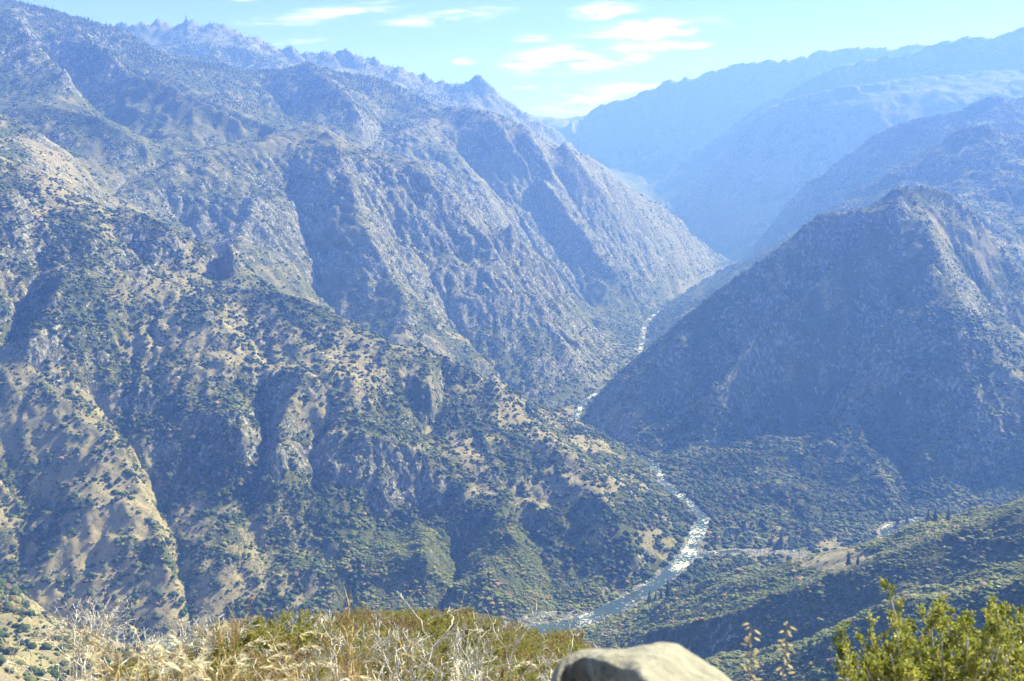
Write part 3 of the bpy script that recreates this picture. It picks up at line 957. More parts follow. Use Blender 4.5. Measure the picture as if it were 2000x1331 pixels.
C_SHRUB = variants('shrub_kinds', [lump('shrub', 3, i, 'bush', m_shrub) for i in range(5)])
C_CHAP = variants('chaparral_kinds', [lump('chaparral', 3, 20 + i, 'bush', m_chap) for i in range(4)])
C_CONIF = variants('conifer_kinds', [conifer_mesh('conifer', 40 + i) for i in range(4)])
C_ROCK = variants('boulder_kinds', [lump('boulder', 2, 60 + i, 'rock', m_bould) for i in range(4)])


def scatter(name, pts, scl, coll, label, cat, flat=1.0):
    n = len(pts)
    me = bpy.data.meshes.new(name)
    me.vertices.add(n)
    me.vertices.foreach_set('co', np.asarray(pts, np.float32).ravel())
    a = me.attributes.new('scl', 'FLOAT_VECTOR', 'POINT')
    s3 = np.stack([scl * rng.uniform(.85, 1.2, n), scl * rng.uniform(.85, 1.2, n), scl * rng.uniform(.8, 1.15, n) * flat], -1)
    a.data.foreach_set('vector', s3.astype(np.float32).ravel())
    a = me.attributes.new('turn', 'FLOAT_VECTOR', 'POINT')
    r3 = np.stack([rng.normal(0, .12, n), rng.normal(0, .12, n), rng.uniform(0, 6.28, n)], -1)
    a.data.foreach_set('vector', r3.astype(np.float32).ravel())
    o = bpy.data.objects.new(name, me)
    COL.objects.link(o)
    ng = bpy.data.node_groups.new(name, 'GeometryNodeTree')
    ng.interface.new_socket('Geometry', in_out='INPUT', socket_type='NodeSocketGeometry')
    ng.interface.new_socket('Geometry', in_out='OUTPUT', socket_type='NodeSocketGeometry')
    gi, go = ng.nodes.new('NodeGroupInput'), ng.nodes.new('NodeGroupOutput')
    ci = ng.nodes.new('GeometryNodeCollectionInfo')
    ci.inputs['Collection'].default_value = coll
    ci.inputs['Separate Children'].default_value = True
    ci.inputs['Reset Children'].default_value = True
    ip = ng.nodes.new('GeometryNodeInstanceOnPoints')
    ip.inputs['Pick Instance'].default_value = True
    na, nb = ng.nodes.new('GeometryNodeInputNamedAttribute'), ng.nodes.new('GeometryNodeInputNamedAttribute')
    for q, k in ((na, 'scl'), (nb, 'turn')):
        q.data_type = 'FLOAT_VECTOR'
        q.inputs['Name'].default_value = k
    rv_ = ng.nodes.new('FunctionNodeRandomValue')
    rv_.data_type = 'INT'
    rv_.inputs[4].default_value = 0
    rv_.inputs[5].default_value = len(coll.objects) - 1
    L = ng.links.new
    L(gi.outputs[0], ip.inputs['Points'])
    L(ci.outputs[0], ip.inputs['Instance'])
    L(rv_.outputs[2], ip.inputs['Instance Index'])
    L(na.outputs['Attribute'], ip.inputs['Scale'])
    L(nb.outputs['Attribute'], ip.inputs['Rotation'])
    L(ip.outputs[0], go.inputs[0])
    md = o.modifiers.new('scatter', 'NODES')
    md.node_group = ng
    tag(o, label, cat, kind='stuff')
    return o


def sow(n, ya, yb, fan=.545):
    """random places between two distances, even per square metre"""
    y = np.sqrt(rng.uniform(ya * ya, yb * yb, n))
    x = rng.uniform(-fan, fan, n) * y
    z = land(x, y)
    e = 6.0
    sx, sy = (land(x + e, y, False) - land(x - e, y, False)) / (2 * e), (land(x, y + e, False) - land(x, y - e, False)) / (2 * e)
    return x, y, z, np.hypot(sx, sy)


FOOT = [ID['right_foothill'], ID['near_foothill']]
# near slopes
x, y, z, sl = sow(400000, 1000, 3200)
reg = region(x, y)
v, r, t = cover(x, y, z, sl, reg)
rd = near.sample(x, y, river_d)
gul = np.log10(near.sample(x, y, AREA))
small = fbm(x, y, 34, 2)
p = np.clip((v + 1.1 * small - .12) * 1.05, .12, 1) * np.where(np.isin(reg, FOOT), 1.0, .42) * (1 - .8 * smooth(.7, 1.0, r)) * (1 - .6 * smooth(1.0, 1.6, sl))
ok = (rng.random(len(x)) < p) & (rd > np.interp(y, [1900, 2300, 2700, 3600], [30, 24, 15, 12])) & seen(x, y, z, 14)
px, py = to_pix(x, y, z)
bar = (((px - 1620) / 100) ** 2 + ((py - 1090) / 26) ** 2 < 1) | (((px - 1090) / 80) ** 2 + ((py - 1208) / 16) ** 2 < 1)
ok &= ~bar | (rng.random(len(x)) < .3)
size = np.exp(np.where(np.isin(reg, FOOT), rng.normal(.7, .4, len(x)), rng.normal(1.08, .48, len(x)))) * (1 + .35 * smooth(4.2, 5.4, gul)) * (1 + .9 * np.exp(-rd / 90)) * np.where(np.isin(reg, [ID['right_mountain']]) & (py > 820), 1.5, 1.0)
size *= 1 + .7 * np.clip(fbm(x, y, 75, 2), -.3, 1) * np.where(np.isin(reg, FOOT + [ID['right_mountain']]), 1, .4)
size = np.clip(size, .8, 8.5)
chap = np.isin(reg, FOOT) | ((fbm(x + 99, y, 180, 2) > .12) & (rng.random(len(x)) < .6))
A_, B_ = ok & ~chap, ok & chap
pn = np.stack([x, y, z - .15 * size], -1)
big = np.nonzero(A_)[0]
app = size[big] / y[big] * (seen(x[big], y[big], z[big], 1) & (px[big] > 20) & (px[big] < 1980) & (py[big] < 1150))
big = big[np.argsort(-app)[:300]]
A_[big] = False
scatter('evergreen_shrubs', pn[A_], size[A_], C_SHRUB, 'dark green evergreen shrubs dotting the near canyon slopes', 'shrubs')
scatter('chaparral', pn[B_], size[B_] * .95, C_CHAP, 'olive chaparral brush over the near canyon slopes', 'chaparral', .68)
shrub_meshes = [o.data for o in C_SHRUB.objects][:3]
for k, i in enumerate(big):
    o = bpy.data.objects.new('evergreen_shrub', shrub_meshes[k % 3])
    COL.objects.link(o)
    o.location = pn[i]
    o.scale = (size[i], size[i], size[i])
    o.rotation_euler.z = float(rng.uniform(0, 6.28))
    tag(o, 'large dark green evergreen shrub on the near canyon slope', 'shrub', 'largest evergreen shrubs on the near canyon slope')
x2, y2, z2, sl2 = sow(150000, 1000, 3200)
k2 = np.isin(region(x2, y2), [ID['near_mountain'], ID['left_foothill'], ID['near_spur']]) & (near.sample(x2, y2, river_d) > 26) & seen(x2, y2, z2, 4) & (fbm(x2, y2, 20, 2) > -.12)
scatter('low_scrub', np.stack([x2, y2, z2 - .1], -1)[k2], np.clip(np.exp(rng.normal(-.1, .35, k2.sum())), .5, 1.8), C_CHAP, 'low grey green scrub and tufts over the dry grass slopes', 'scrub', .7)
print('near', A_.sum(), B_.sum())
# boulders
p = np.maximum(smooth(.3, .75, r + .5 * small) * .16, .022)
ok = (rng.random(len(x)) < p) & seen(x, y, z, 6) & ~A_ & ~B_ & (rd > 8)
bs = np.exp(rng.normal(.25, .55, len(x)))
wet = (rd < 26) & (rng.random(len(x)) < .5) & seen(x, y, z, 6)
ok |= wet
scatter('boulders', pn[ok] , np.clip(bs[ok], .4, 5), C_ROCK, 'pale granite boulders strewn over the near slopes and riverbanks', 'boulders')
# farther slopes
x, y, z, sl = sow(520000, 3150, 8900)
reg = region(x, y)
v, r, t = cover(x, y, z, sl, reg)
small = fbm(x, y, 48, 2)
rd = np.where(y < 7000, near.sample(x, y, river_d), 500)
gr_ = blobs(*to_pix(x, y, z), GREEN)
p = np.clip((v + .9 * small - .2) * 1.0, .03, 1) * (1 - .75 * gr_) * (1 - .85 * smooth(.6, .95, r + .3 * small)) * (1 - .5 * smooth(1.0, 1.6, sl))
ok = (rng.random(len(x)) < p) & seen(x, y, z, 12) & (rd > 14)
size = np.clip(np.exp(rng.normal(1.05, .42, len(x))) * (1 + .5 * smooth(5500, 8500, y)) * (1 + .6 * np.exp(-rd / 120)), 1.2, 9)
pn = np.stack([x, y, z - .15 * size], -1)
m1 = ok & (rng.random(len(x)) < .5)
scatter('slope_shrubs', pn[m1], size[m1], variants('far_shrub_kinds', [lump('shrub', 2, 80 + i, 'bush', m_shrub) for i in range(3)]), 'dark shrubs scattered over the farther canyon walls', 'shrubs')
m2 = ok & ~m1
scatter('slope_chaparral', pn[m2], size[m2], C_CHAP, 'grey green brush over the farther canyon walls', 'chaparral')
p = smooth(.4, .9, r + .6 * small) * .1
okr = (rng.random(len(x)) < p) & seen(x, y, z, 6) & ~ok
bs = np.clip(np.exp(rng.normal(.95, .5, len(x))), 1, 9)
scatter('slope_outcrops', pn[okr], bs[okr], C_ROCK, 'pale granite outcrops on the farther canyon walls', 'rocks', 1.3)
print('mid', m1.sum(), m2.sum(), okr.sum())
# conifer woods on the high ridges
x, y, z, sl = sow(200000, 5200, 12500)
reg = region(x, y)
hi = smooth(350, 900, z + 150 * fbm(x, y, 700, 2))
wood = np.isin(reg, [ID['left_mountain'], ID['crag_ridge'], ID['far_right_ridge'], ID['canyon_wall']])
p = hi * smooth(-.1, .35, fbm(x, y, 420, 3) + .25 * wood) * np.where(wood, .9, .12)
ok = (rng.random(len(x)) < p) & seen(x, y, z, 25)
scatter('conifer_forest', np.stack([x, y, z - .6], -1)[ok], rng.uniform(11, 26, len(x))[ok], C_CONIF, 'distant conifer forest along the high ridges', 'forest')
print('conifers', ok.sum())

# ------------------------------------------------------------------ river
m_water, nt, bsdf = mat('river_water')
N = NT(nt)
co = N.coord()
foam = N.noise(co, 1 / 7.0, 5, .7, .6)
foam2 = N.noise(co, 1 / 90.0, 2)
ff = N.step(N.math('ADD', foam, N.math('MULTIPLY', N.math('SUBTRACT', foam2, .5), .9)), .53, .67)
nt.links.new(N.mix(ff, (.045, .07, .065), (.66, .69, .68)), bsdf.inputs['Base Color'])
nt.links.new(N.math('ADD', N.math('MULTIPLY', ff, .5), .12), bsdf.inputs['Roughness'])
nt.links.new(N.bump(N.noise(co, 1 / 2.5, 4, .6), .35, .8), bsdf.inputs['Normal'])


def ribbon(name, pts, w0, w1, lo, hi):
    pts = pts[lo:hi]
    t = np.gradient(pts[:, :2], axis=0)
    for _ in range(12):
        t = (np.roll(t, 1, 0) + t + np.roll(t, -1, 0)) / 3
    t[:12], t[-12:] = t[12], t[-13]
    t /= np.linalg.norm(t, axis=1)[:, None]
    nrm = np.stack([-t[:, 1], t[:, 0]], -1)
    n = len(pts)
    f = np.linspace(0, 1, n)
    s_ = np.arange(n) * 6.0
    wid = np.interp(pts[:, 1], [1900, 2100, 2300, 2600, 3600, 5500], [w0, w0 * .95, w0 * .8, w0 * .58, w0 * .44, w0 * .4]) * (1 + .3 * fbm(s_, s_ * 0 + 3.3, 90, 3))
    V = []
    K = 5
    for k in range(K):
        a = -1 + 2 * k / (K - 1)
        wob = 2.0 * fbm(s_, s_ * 0 + 40 * k, 26, 2) * abs(a)
        V.append(np.column_stack([pts[:, :2] + nrm * (a * wid + wob)[:, None], pts[:, 2] - .35]))
    V = np.concatenate(V)
    i = np.arange(n - 1)
    F = np.concatenate([np.stack([k * n + i, k * n + i + 1, (k + 1) * n + i + 1, (k + 1) * n + i], -1) for k in range(K - 1)])
    return tag(mesh_obj(name, V, F[:, ::-1], m_water), kind='structure')


last = np.nonzero(riv[:, 1] > 6800)[0][0]
ribbon('river', riv, 22, 9, 0, last)
fpx = to_pix(frk[:, 0], frk[:, 1], frk[:, 2])[0]
ribbon('river_fork', frk, 15, 8, 4, int(np.nonzero(fpx > 1455)[0][0]))
ribbon('river_fork', frk, 17, 8, int(np.nonzero(fpx > 1738)[0][0]), len(frk))   # the bed between is dry gravel

# ------------------------------------------------------------------ pines on the valley floor
m_bark, nt, bsdf = mat('pine_bark')
bsdf.inputs['Base Color'].default_value = (.12, .08, .055, 1)
bsdf.inputs['Roughness'].default_value = .9


def tube_into(V, F, pts, rads, sides=5):
    """tapered tube along points"""
    base = len(V)
    n = len(pts)
    for i in range(n):
        d = (pts[min(i + 1, n - 1)] - pts[max(i - 1, 0)])
        if d.length < 1e-9:
            d = Vector((0, 0, 1))
        d.normalize()
        a = d.cross(Vector((0, 0, 1)) if abs(d.z) < .9 else Vector((1, 0, 0))).normalized()
        b = d.cross(a)
        for k in range(sides):
            t = 6.28318 * k / sides
            V.append(tuple(pts[i] + (a * math.cos(t) + b * math.sin(t)) * rads[i]))
    for i in range(n - 1):
        for k in range(sides):
            k2 = (k + 1) % sides
            F.append((base + i * sides + k, base + i * sides + k2, base + (i + 1) * sides + k2, base + (i + 1) * sides + k))
    F.append(tuple(base + (n - 1) * sides + k for k in range(sides)))


tv, tf = [], []
tube_into(tv, tf, [Vector((0, 0, -.03)), Vector((0, 0, .3)), Vector((0, 0, .95))], [.018, .014, .003], 6)
trunk_me = bpy.data.meshes.new('trunk')
trunk_me.from_pydata(tv, [], tf)
trunk_me.materials.append(m_bark)
crown_mes = [o.data for o in C_CONIF.objects]


def empty(name, loc, rz=0.0):
    o = bpy.data.objects.new(name, None)
    COL.objects.link(o)
    o.location = loc
    o.rotation_euler = (0, 0, rz)
    return o


PINES = [(1268, 1178, 27, 'leftmost small conifer on the near riverbank below the rapids'), (1280, 1176, 22, 'short conifer second from the left on the near riverbank'), (1291, 1175, 28, 'conifer third from the left on the near riverbank'),
         (1304, 1173, 38, 'tallest conifer on the near riverbank, last of the row of four'), (1343, 972, 20, 'lone conifer beside the river above its bend'), (1397, 1062, 24, 'conifer on the point where the two streams meet'),
         (1506, 1066, 24, 'smaller conifer left of the tall one above the sandy flat'), (1525, 1070, 36, 'tall conifer at the upper left end of the sandy flat'), (1577, 1046, 30, 'conifer among round trees behind the sandy flat'),
         (1657, 1108, 34, 'tall lone conifer on the near edge of the sandy flat'), (1675, 1106, 23, 'smaller conifer just right of the lone one by the sandy flat'), (1753, 1028, 24, 'conifer left in the row right of the white water'),
         (1771, 1026, 30, 'tall conifer in the row right of the white water'), (1812, 1022, 28, 'conifer in the dark grove at the foot of the right mountain'), (1826, 1022, 31, 'tallest conifer in the dark grove at the foot of the right mountain'), (1852, 1019, 27, 'rightmost conifer in the dark grove at the foot of the right mountain')]
for k, (bx, by, hp, lab) in enumerate(PINES):
    w = cast(near, bx, by, 1200, 6000)
    hh = hp / FPX * w[1] * 1.05
    zb = float(land(np.array([w[0]]), np.array([w[1]]))[0])
    e = tag(empty('pine_tree', (w[0], w[1], zb - .3), k * 1.7), lab, 'tree', 'conifers on the valley floor')
    for nm, me in (('crown', crown_mes[k % 4]), ('trunk', trunk_me)):
        c = bpy.data.objects.new(nm, me)
        COL.objects.link(c)
        c.parent = e
        c.scale = (hh * 1.15, hh * 1.15, hh)

# ------------------------------------------------------------------ the hillside we stand on
def near_limit(u):
    return np.interp(u, [-.8, -.42, -.3, -.22, -.17, -.1, .0, .04, .08, .12, .3, .8], [11, 12, 15, 22, 45, 66, 70, 60, 30, 16, 12, 12])


def fg(x, y):
    u = x / np.maximum(np.abs(y), 2.0)
    lim = near_limit(u)
    over = np.maximum(0, y - lim)
    z = -1.65 - .408 * np.maximum(y, -4) - .38 * over * smooth(0, 12, over)
    z = z + .55 * np.exp(-((u + .23) / .1) ** 2 - ((y - 15) / 6) ** 2) + .35 * np.exp(-((u + .45) / .12) ** 2 - ((y - 11) / 5) ** 2)
    z = z - .3 * np.maximum(0, u + .01) * np.maximum(y, 0) - 1.1 * np.exp(-((u + .02) / .07) ** 2 - ((y - 60) / 30) ** 2) * smooth(.0, .06, np.abs(u + .06))
    return z + .12 * fbm(x, y, 2.2, 3) + .25 * fbm(x, y, 9, 2) * smooth(20, 40, y)


m_soil, nt, bsdf = mat('dry_hillside')
N = NT(nt)
co = N.coord()
c = N.mix(N.step(N.noise(co, 1.3, 4, .6), .35, .7), (.2, .15, .1), (.3, .24, .15))
c = N.mix(N.step(N.noise(co, .5, 3, .6), .45, .65), c, (.13, .125, .055))
nt.links.new(c, bsdf.inputs['Base Color'])
bsdf.inputs['Roughness'].default_value = .95
nt.links.new(N.bump(N.noise(co, 9, 5, .7), .05, .7), bsdf.inputs['Normal'])
ys = np.concatenate([np.linspace(-5, 30, 140), np.geomspace(30.6, 320, 70)])
us = np.linspace(-1.2, 1.2, 190)
U, Y = np.meshgrid(us, ys)
X = U * (np.abs(Y) + 7)
Z = fg(X, Y)
idx = np.arange(X.size).reshape(X.shape)
q = np.stack([idx[:-1, :-1], idx[:-1, 1:], idx[1:, 1:], idx[1:, :-1]], -1).reshape(-1, 4)
tag(mesh_obj('viewpoint_hillside', np.stack([X, Y, Z], -1).reshape(-1, 3), q, m_soil), kind='structure')


def gz(x, y):
    return float(fg(np.array([x]), np.array([y]))[0])


# ------------------------------------------------------------------ foreground plants
def plant_mat(name, c0, c1, c2=None, trans=0.0, rough=.6, scale=9.0, spec=.3):
    m, nt_, b = mat(name)
    n = NT(nt_)
    c_ = n.mix(n.step(n.noise(n.coord(), scale, 2, .6), .35, .65), c0, c1)
    r = n.n('ShaderNodeObjectInfo').outputs['Random']
    if c2:
        c_ = n.mix(n.math('MULTIPLY', n.step(r, .62, .95), .75), c_, c2)
        c_ = n.mix(n.math('MULTIPLY', n.step(r, .3, .05), .6), c_, (.36, .35, .08, 1))
        c_ = n.mix(n.math('MULTIPLY', n.step(n.noise(n.coord('Object'), 23, 2, .6), .55, .7), .5), c_, (.4, .36, .2, 1))
    nt_.links.new(c_, b.inputs['Base Color'])
    b.inputs['Roughness'].default_value = rough
    b.inputs['Specular IOR Level'].default_value = spec
    if trans:
        tr = n.n('ShaderNodeBsdfTranslucent')
        nt_.links.new(c_, tr.inputs[0])
        mx = n.n('ShaderNodeMixShader')
        mx.inputs[0].default_value = trans
        nt_.links.new(b.outputs[0], mx.inputs[1])
        nt_.links.new(tr.outputs[0], mx.inputs[2])
        o_ = [q_ for q_ in nt_.nodes if q_.type == 'OUTPUT_MATERIAL'][0]
        nt_.links.new(mx.outputs[0], o_.inputs[0])
    return m


m_leaf = plant_mat('olive_leaves', (.24, .25, .06), (.38, .36, .12), (.4, .27, .18), .4, .4, 6)
m_leafg = plant_mat('bright_green_leaves', (.2, .23, .04), (.4, .4, .1), None, .55, .35, 5)
m_twig = plant_mat('grey_twigs', (.3, .27, .23), (.42, .39, .35))
m_dead = plant_mat('bleached_wood', (.5, .48, .46), (.72, .7, .67), None, 0, .8, 14, .1)
m_straw = plant_mat('dry_straw', (.5, .37, .18), (.62, .48, .26), None, .25, .7)
m_seed = plant_mat('pale_seed_heads', (.8, .72, .52), (.88, .82, .64), None, .75, .7)


def grow(r, V, F, start, direc, length, rad, depth, wander=.35, split=(2, 3), shrink=.68, tips=None, sides=5, up=.15, minr=.0012):
    segs = 4 if depth > 1 else 3
    pts, d, p = [start.copy()], direc.normalized(), start.copy()
    for i in range(segs):
        d = (d + Vector((r.gauss(0, wander), r.gauss(0, wander), r.gauss(up, wander * .7))) * .5).normalized()
        p = p + d * (length / segs)
        pts.append(p.copy())
    rads = [max(minr, rad * (1 - .42 * i / segs)) for i in range(segs + 1)]
    tube_into(V, F, pts, rads, sides if rad > .004 else 3)
    if tips is not None and depth <= 1:
        tips.append((pts, d))
    if depth > 0:
        n = r.randint(*split)
        for k in range(n):
            at = pts[-1] if k < 2 else pts[r.randint(2, segs)]
            ax = Vector((r.gauss(0, 1), r.gauss(0, 1), r.gauss(0, .6)))
            nd = (d + ax.normalized() * r.uniform(.5, .95)).normalized()
            grow(r, V, F, at, nd, length * shrink * r.uniform(.75, 1.15), rads[-1] * .78, depth - 1, wander, split, shrink, tips, sides, up, minr)


def add_leaf(V, F, p, d, size, r):
    d = (d + Vector((r.gauss(0, .7), r.gauss(0, .7), r.gauss(.15, .6)))).normalized()
    s_ = d.cross(Vector((r.gauss(0, 1), r.gauss(0, 1), r.gauss(0, 1)))).normalized()
    b = len(V)
    w = size * .3
    V += [tuple(p), tuple(p + d * size * .45 + s_ * w), tuple(p + d * size), tuple(p + d * size * .45 - s_ * w)]
    F.append((b, b + 1, b + 2, b + 3))


def pymesh(name, V, F, material, sm=False):
    me = bpy.data.meshes.new(name)
    me.from_pydata(V, [], F)
    me.materials.append(material)
    if sm:
        me.polygons.foreach_set('use_smooth', np.full(len(me.polygons), True))
    return me


def bush_meshes(seed, stems, height, leaves_per_tip, leaf, lean=(0, 0), depth=3):
    r = random.Random(seed)
    V, F, LV, LF, tips = [], [], [], [], []
    for k in range(stems):
        a = 6.283 * k / stems + r.uniform(-.4, .4)
        sp = r.uniform(.25, .95)
        grow(r, V, F, Vector((math.cos(a) * .08, math.sin(a) * .08, -.05)), Vector((math.cos(a) * sp + lean[0], math.sin(a) * sp + lean[1], 1)), height * .42, .011, depth, .3, (2, 3), .66, tips)
    for pts, d in tips:
        for _ in range(leaves_per_tip):
            k = r.randint(1, len(pts) - 1)
            t = r.random()
            p = pts[k - 1].lerp(pts[k], t) + Vector((r.gauss(0, .012), r.gauss(0, .012), r.gauss(0, .012)))
            add_leaf(LV, LF, p, d, leaf * r.uniform(.7, 1.25), r)
    return pymesh('branches', V, F, m_twig, True), pymesh('foliage', LV, LF, m_leaf)


def put(name, me_list, loc, rz, sc, label, cat, group=None):
    e = tag(empty(name, loc, rz), label, cat, group)
    e.scale = (sc, sc, sc)
    for nm, me in me_list:
        c_ = bpy.data.objects.new(nm, me)
        COL.objects.link(c_)
        c_.parent = e
    return e


BUSH = [bush_meshes(100 + i, 8, 1.0, 22, .034) for i in range(4)]
fr = random.Random(5)
# brush close by, bottom of the picture
spots = []
tries = 0
while len(spots) < 95 and tries < 6000:
    tries += 1
    u = fr.uniform(-.54, .08)
    yy = fr.uniform(7.0, 26.0)
    lim = float(near_limit(np.array([u]))[0])
    if yy > lim + 1.5 or (u > .0 and yy < 9):
        continue
    if u < -.36 and fr.random() < .55:
        continue
    xx = u * yy
    if all((xx - a) ** 2 + (yy - b) ** 2 > .62 ** 2 for a, b, _ in spots):
        spots.append((xx, yy, u))
for k, (xx, yy, u) in enumerate(spots):
    b = BUSH[k % 4]
    sc = fr.uniform(.7, 1.05) * (.62 if u < -.33 else 1.0) * (.8 if u > .03 else 1.0)
    put('leafy_shrub', [('branches', b[0]), ('foliage', b[1])], (xx, yy, gz(xx, yy)), fr.uniform(0, 6.28), sc,
        'olive green leafy shrub in the brush along the bottom of the photo', 'shrub', 'olive leafy shrubs in the foreground brush')
# brush on the knoll behind
kb = []
for i in range(3):
    b = BUSH[i]
    V = [tuple(v.co) for v in b[1].vertices]
    big_leaf = b[1].copy()
    kb.append((b[0], big_leaf))
n = 0
while n < 190:
    u = fr.uniform(-.2, .085)
    yy = fr.uniform(24, 74)
    if yy > float(near_limit(np.array([u]))[0]) + 2:
        continue
    xx = u * yy
    b = kb[n % 3]
    put('knoll_shrub', [('branches', b[0]), ('foliage', b[1])], (xx, yy, gz(xx, yy) - .15), fr.uniform(0, 6.28), fr.uniform(.9, 1.5),
        'low yellow green shrub on the rounded knoll beyond the brush', 'shrub', 'shrubs covering the foreground knoll')
    n += 1

# bleached dead shrubs
DEAD = [(160, 1158, 12.5, 5, .5, 'bleached bare shrub with many fine twigs, far left of the brush'), (212, 1160, 12.0, 1, .12, 'thin bleached trunk beside the leftmost bare shrub'), (285, 1222, 12.5, 3, .6, 'low bare grey shrub right of the thin bleached trunk'),
        (345, 1212, 11.5, 3, .6, 'bare grey shrub behind the pale drooping grass heads'), (392, 1190, 12.0, 4, .7, 'dense bleached shrub leaning right beside the straw weeds'), (545, 1176, 17, 3, .7, 'small white bare shrub above the straw weeds'),
        (605, 1192, 17, 3, .7, 'small white bare shrub at the top edge of the olive brush'), (672, 1205, 11.0, 3, .6, 'bare white shrub at the left of the central dead thicket'), (722, 1196, 10, 3, .6, 'curving white bare shrub in the central dead thicket'),
        (775, 1208, 9.2, 4, .6, 'branching white shrub in the middle of the dead thicket'), (835, 1228, 8.8, 5, .75, 'largest spreading white dead shrub, bottom centre'), (900, 1212, 9.5, 3, .6, 'tall white dead shrub below the rounded knoll'),
        (960, 1236, 9.0, 3, .7, 'low white dead shrub near the bottom right of the thicket'), (1002, 1172, 13.5, 4, .55, 'tallest fine twigged dead shrub, right of the knoll'), (1055, 1225, 13, 3, .7, 'small dead shrub rightmost in the brush, left of the gravel bar'),
        (40, 1285, 9.5, 2, .7, 'bare grey branch in the bottom left corner'), (640, 1262, 8.2, 3, .7, 'low white dead shrub in front of the central thicket')]
for k, (bx, ty, D, stems, spread, lab) in enumerate(DEAD):
    top = P(bx, ty, D)
    g0 = gz(top[0], top[1])
    H = max(.5, top[2] - g0)
    r = random.Random(300 + k)
    V, F, V2, F2, tips = [], [], [], [], []
    for s_ in range(stems):
        a = 6.283 * s_ / stems + r.uniform(-.5, .5)
        d = Vector((math.cos(a) * spread, math.sin(a) * spread, 1)) if stems > 1 else Vector((-.1, 0, 1))
        grow(r, V, F, Vector((math.cos(a) * .07, math.sin(a) * .07, -.08)), d, H * .46, .03, 2, .45, (2, 3), .68, tips, 6, .1, .005)
    for pts, d in tips:
        for _ in range(2 if k < 5 else 1):
            grow(r, V2, F2, pts[-1], (d + Vector((r.gauss(0, .6), r.gauss(0, .6), r.gauss(.2, .4)))).normalized(), H * .15, .0065, 2, .5, (2, 3), .72, None, 3, .1, .0032)
    zmax = max(v[2] for v in V2)
    put('dead_shrub', [('stems', pymesh('stems', V, F, m_dead, True)), ('twigs', pymesh('twigs', V2, F2, m_dead))], (top[0], top[1], g0), 0, H / max(.2, zmax), lab, 'dead shrub', 'bleached dead shrubs in the foreground')

# straw coloured dry weeds
WEEDS = [(490, 1135, 5.6, 'tall straw coloured dry weed standing above the brush'), (415, 1172, 5.8, 'straw coloured dry weed left of the tallest one'), (545, 1262, 4.6, 'spreading straw coloured weed in front of the olive brush'), (615, 1290, 4.4, 'low straw coloured weed near the bottom edge'), (455, 1205, 5.2, 'feathery straw weed between the two tall ones')]
for k, (bx, ty, D, lab) in enumerate(WEEDS):
    top = P(bx, ty, D)
    g0 = gz(top[0], top[1])
    H = max(.4, top[2] - g0)
    r = random.Random(500 + k)
    V, F, V2, F2, tips = [], [], [], [], []
    grow(r, V, F, Vector((0, 0, -.05)), Vector((.05, 0, 1)), H * .52, .008, 3, .3, (3, 4), .62, tips, 5, .1, .0024)
    for pts, d in tips:
        for q_ in range(5):
            p_ = pts[r.randint(1, len(pts) - 1)]
            dd = (d + Vector((r.gauss(0, .8), r.gauss(0, .8), r.gauss(.1, .6)))).normalized()
            tube_into(V2, F2, [p_, p_ + dd * .06 + Vector((0, 0, .006)), p_ + dd * .13], [.0024, .002, .001], 3)
    zmax = max(v[2] for v in V2)
    put('dry_weed', [('stalk', pymesh('stalk', V, F, m_straw, True)), ('sprays', pymesh('sprays', V2, F2, m_straw))], (top[0], top[1], g0), 0, H / max(.2, zmax), lab, 'weed', 'dry straw weeds')


# drooping grass heads
def seed_grass(seed, H, stems):
    r = random.Random(seed)
    V, F, V2, F2 = [], [], [], []
    for s_ in range(stems):
        a = r.uniform(0, 6.283)
        lean = r.uniform(.1, .45)
        bend = Vector((math.cos(a), math.sin(a), 0))
        L = H * r.uniform(.75, 1.05)
        pts = [Vector((r.gauss(0, .03), r.gauss(0, .03), -.03))]
        for i in range(1, 9):
            f = i / 8
            pts.append(pts[0] + bend * (lean * L * f * f) + Vector((0, 0, L * (f - .22 * f ** 4))))
        tube_into(V, F, pts, [.0016 * (1 - .06 * i) for i in range(9)], 3)
        tip, d = pts[-1], (pts[-1] - pts[-2]).normalized()
        for j in range(26):
            f = j / 25
            p_ = tip + d * (.11 * f) + Vector((0, 0, -.07 * f * f))
            q_ = (d * .7 + Vector((r.gauss(0, .4), r.gauss(0, .4), r.gauss(-.35, .3)))).normalized()
            L2 = r.uniform(.02, .04)
            sd = q_.cross(Vector((r.gauss(0, 1), r.gauss(0, 1), r.gauss(0, 1)))).normalized() * .0022
            b = len(V2)
            V2 += [tuple(p_ + sd), tuple(p_ - sd), tuple(p_ + q_ * L2)]
            F2.append((b, b + 1, b + 2))
    return pymesh('stalks', V, F, m_straw), pymesh('seed_heads', V2, F2, m_seed)


TUFTS = [(120, 1306, 4.6), (165, 1300, 4.2), (205, 1262, 4.4), (260, 1312, 4.0), (320, 1308, 4.3), (385, 1262, 4.8), (410, 1285, 4.4), (360, 1240, 5.4), (395, 1225, 5.6), (300, 1250, 5.2), (440, 1310, 4.0), (520, 1316, 4.0), (240, 1300, 4.8), (345, 1290, 5.0), (90, 1322, 4.4), (430, 1262, 5.0), (900, 1318, 5.0), (925, 1306, 5.2)]
TG = [seed_grass(700 + i, 1.0, 9) for i in range(5)]
for k, (bx, ty, D) in enumerate(TUFTS):
    top = P(bx, ty, D)
    g0 = gz(top[0], top[1])
    H = max(.3, top[2] - g0)
    put('grass_tuft', [('stalks', TG[k % 5][0]), ('seed_heads', TG[k % 5][1])], (top[0], top[1], g0), k * 1.3, H / .86, 'tuft of pale dry grass with drooping fluffy seed heads at the bottom left' if bx < 600 else 'small tuft of pale dry grass at the bottom centre', 'grass', 'pale dry grass tufts')

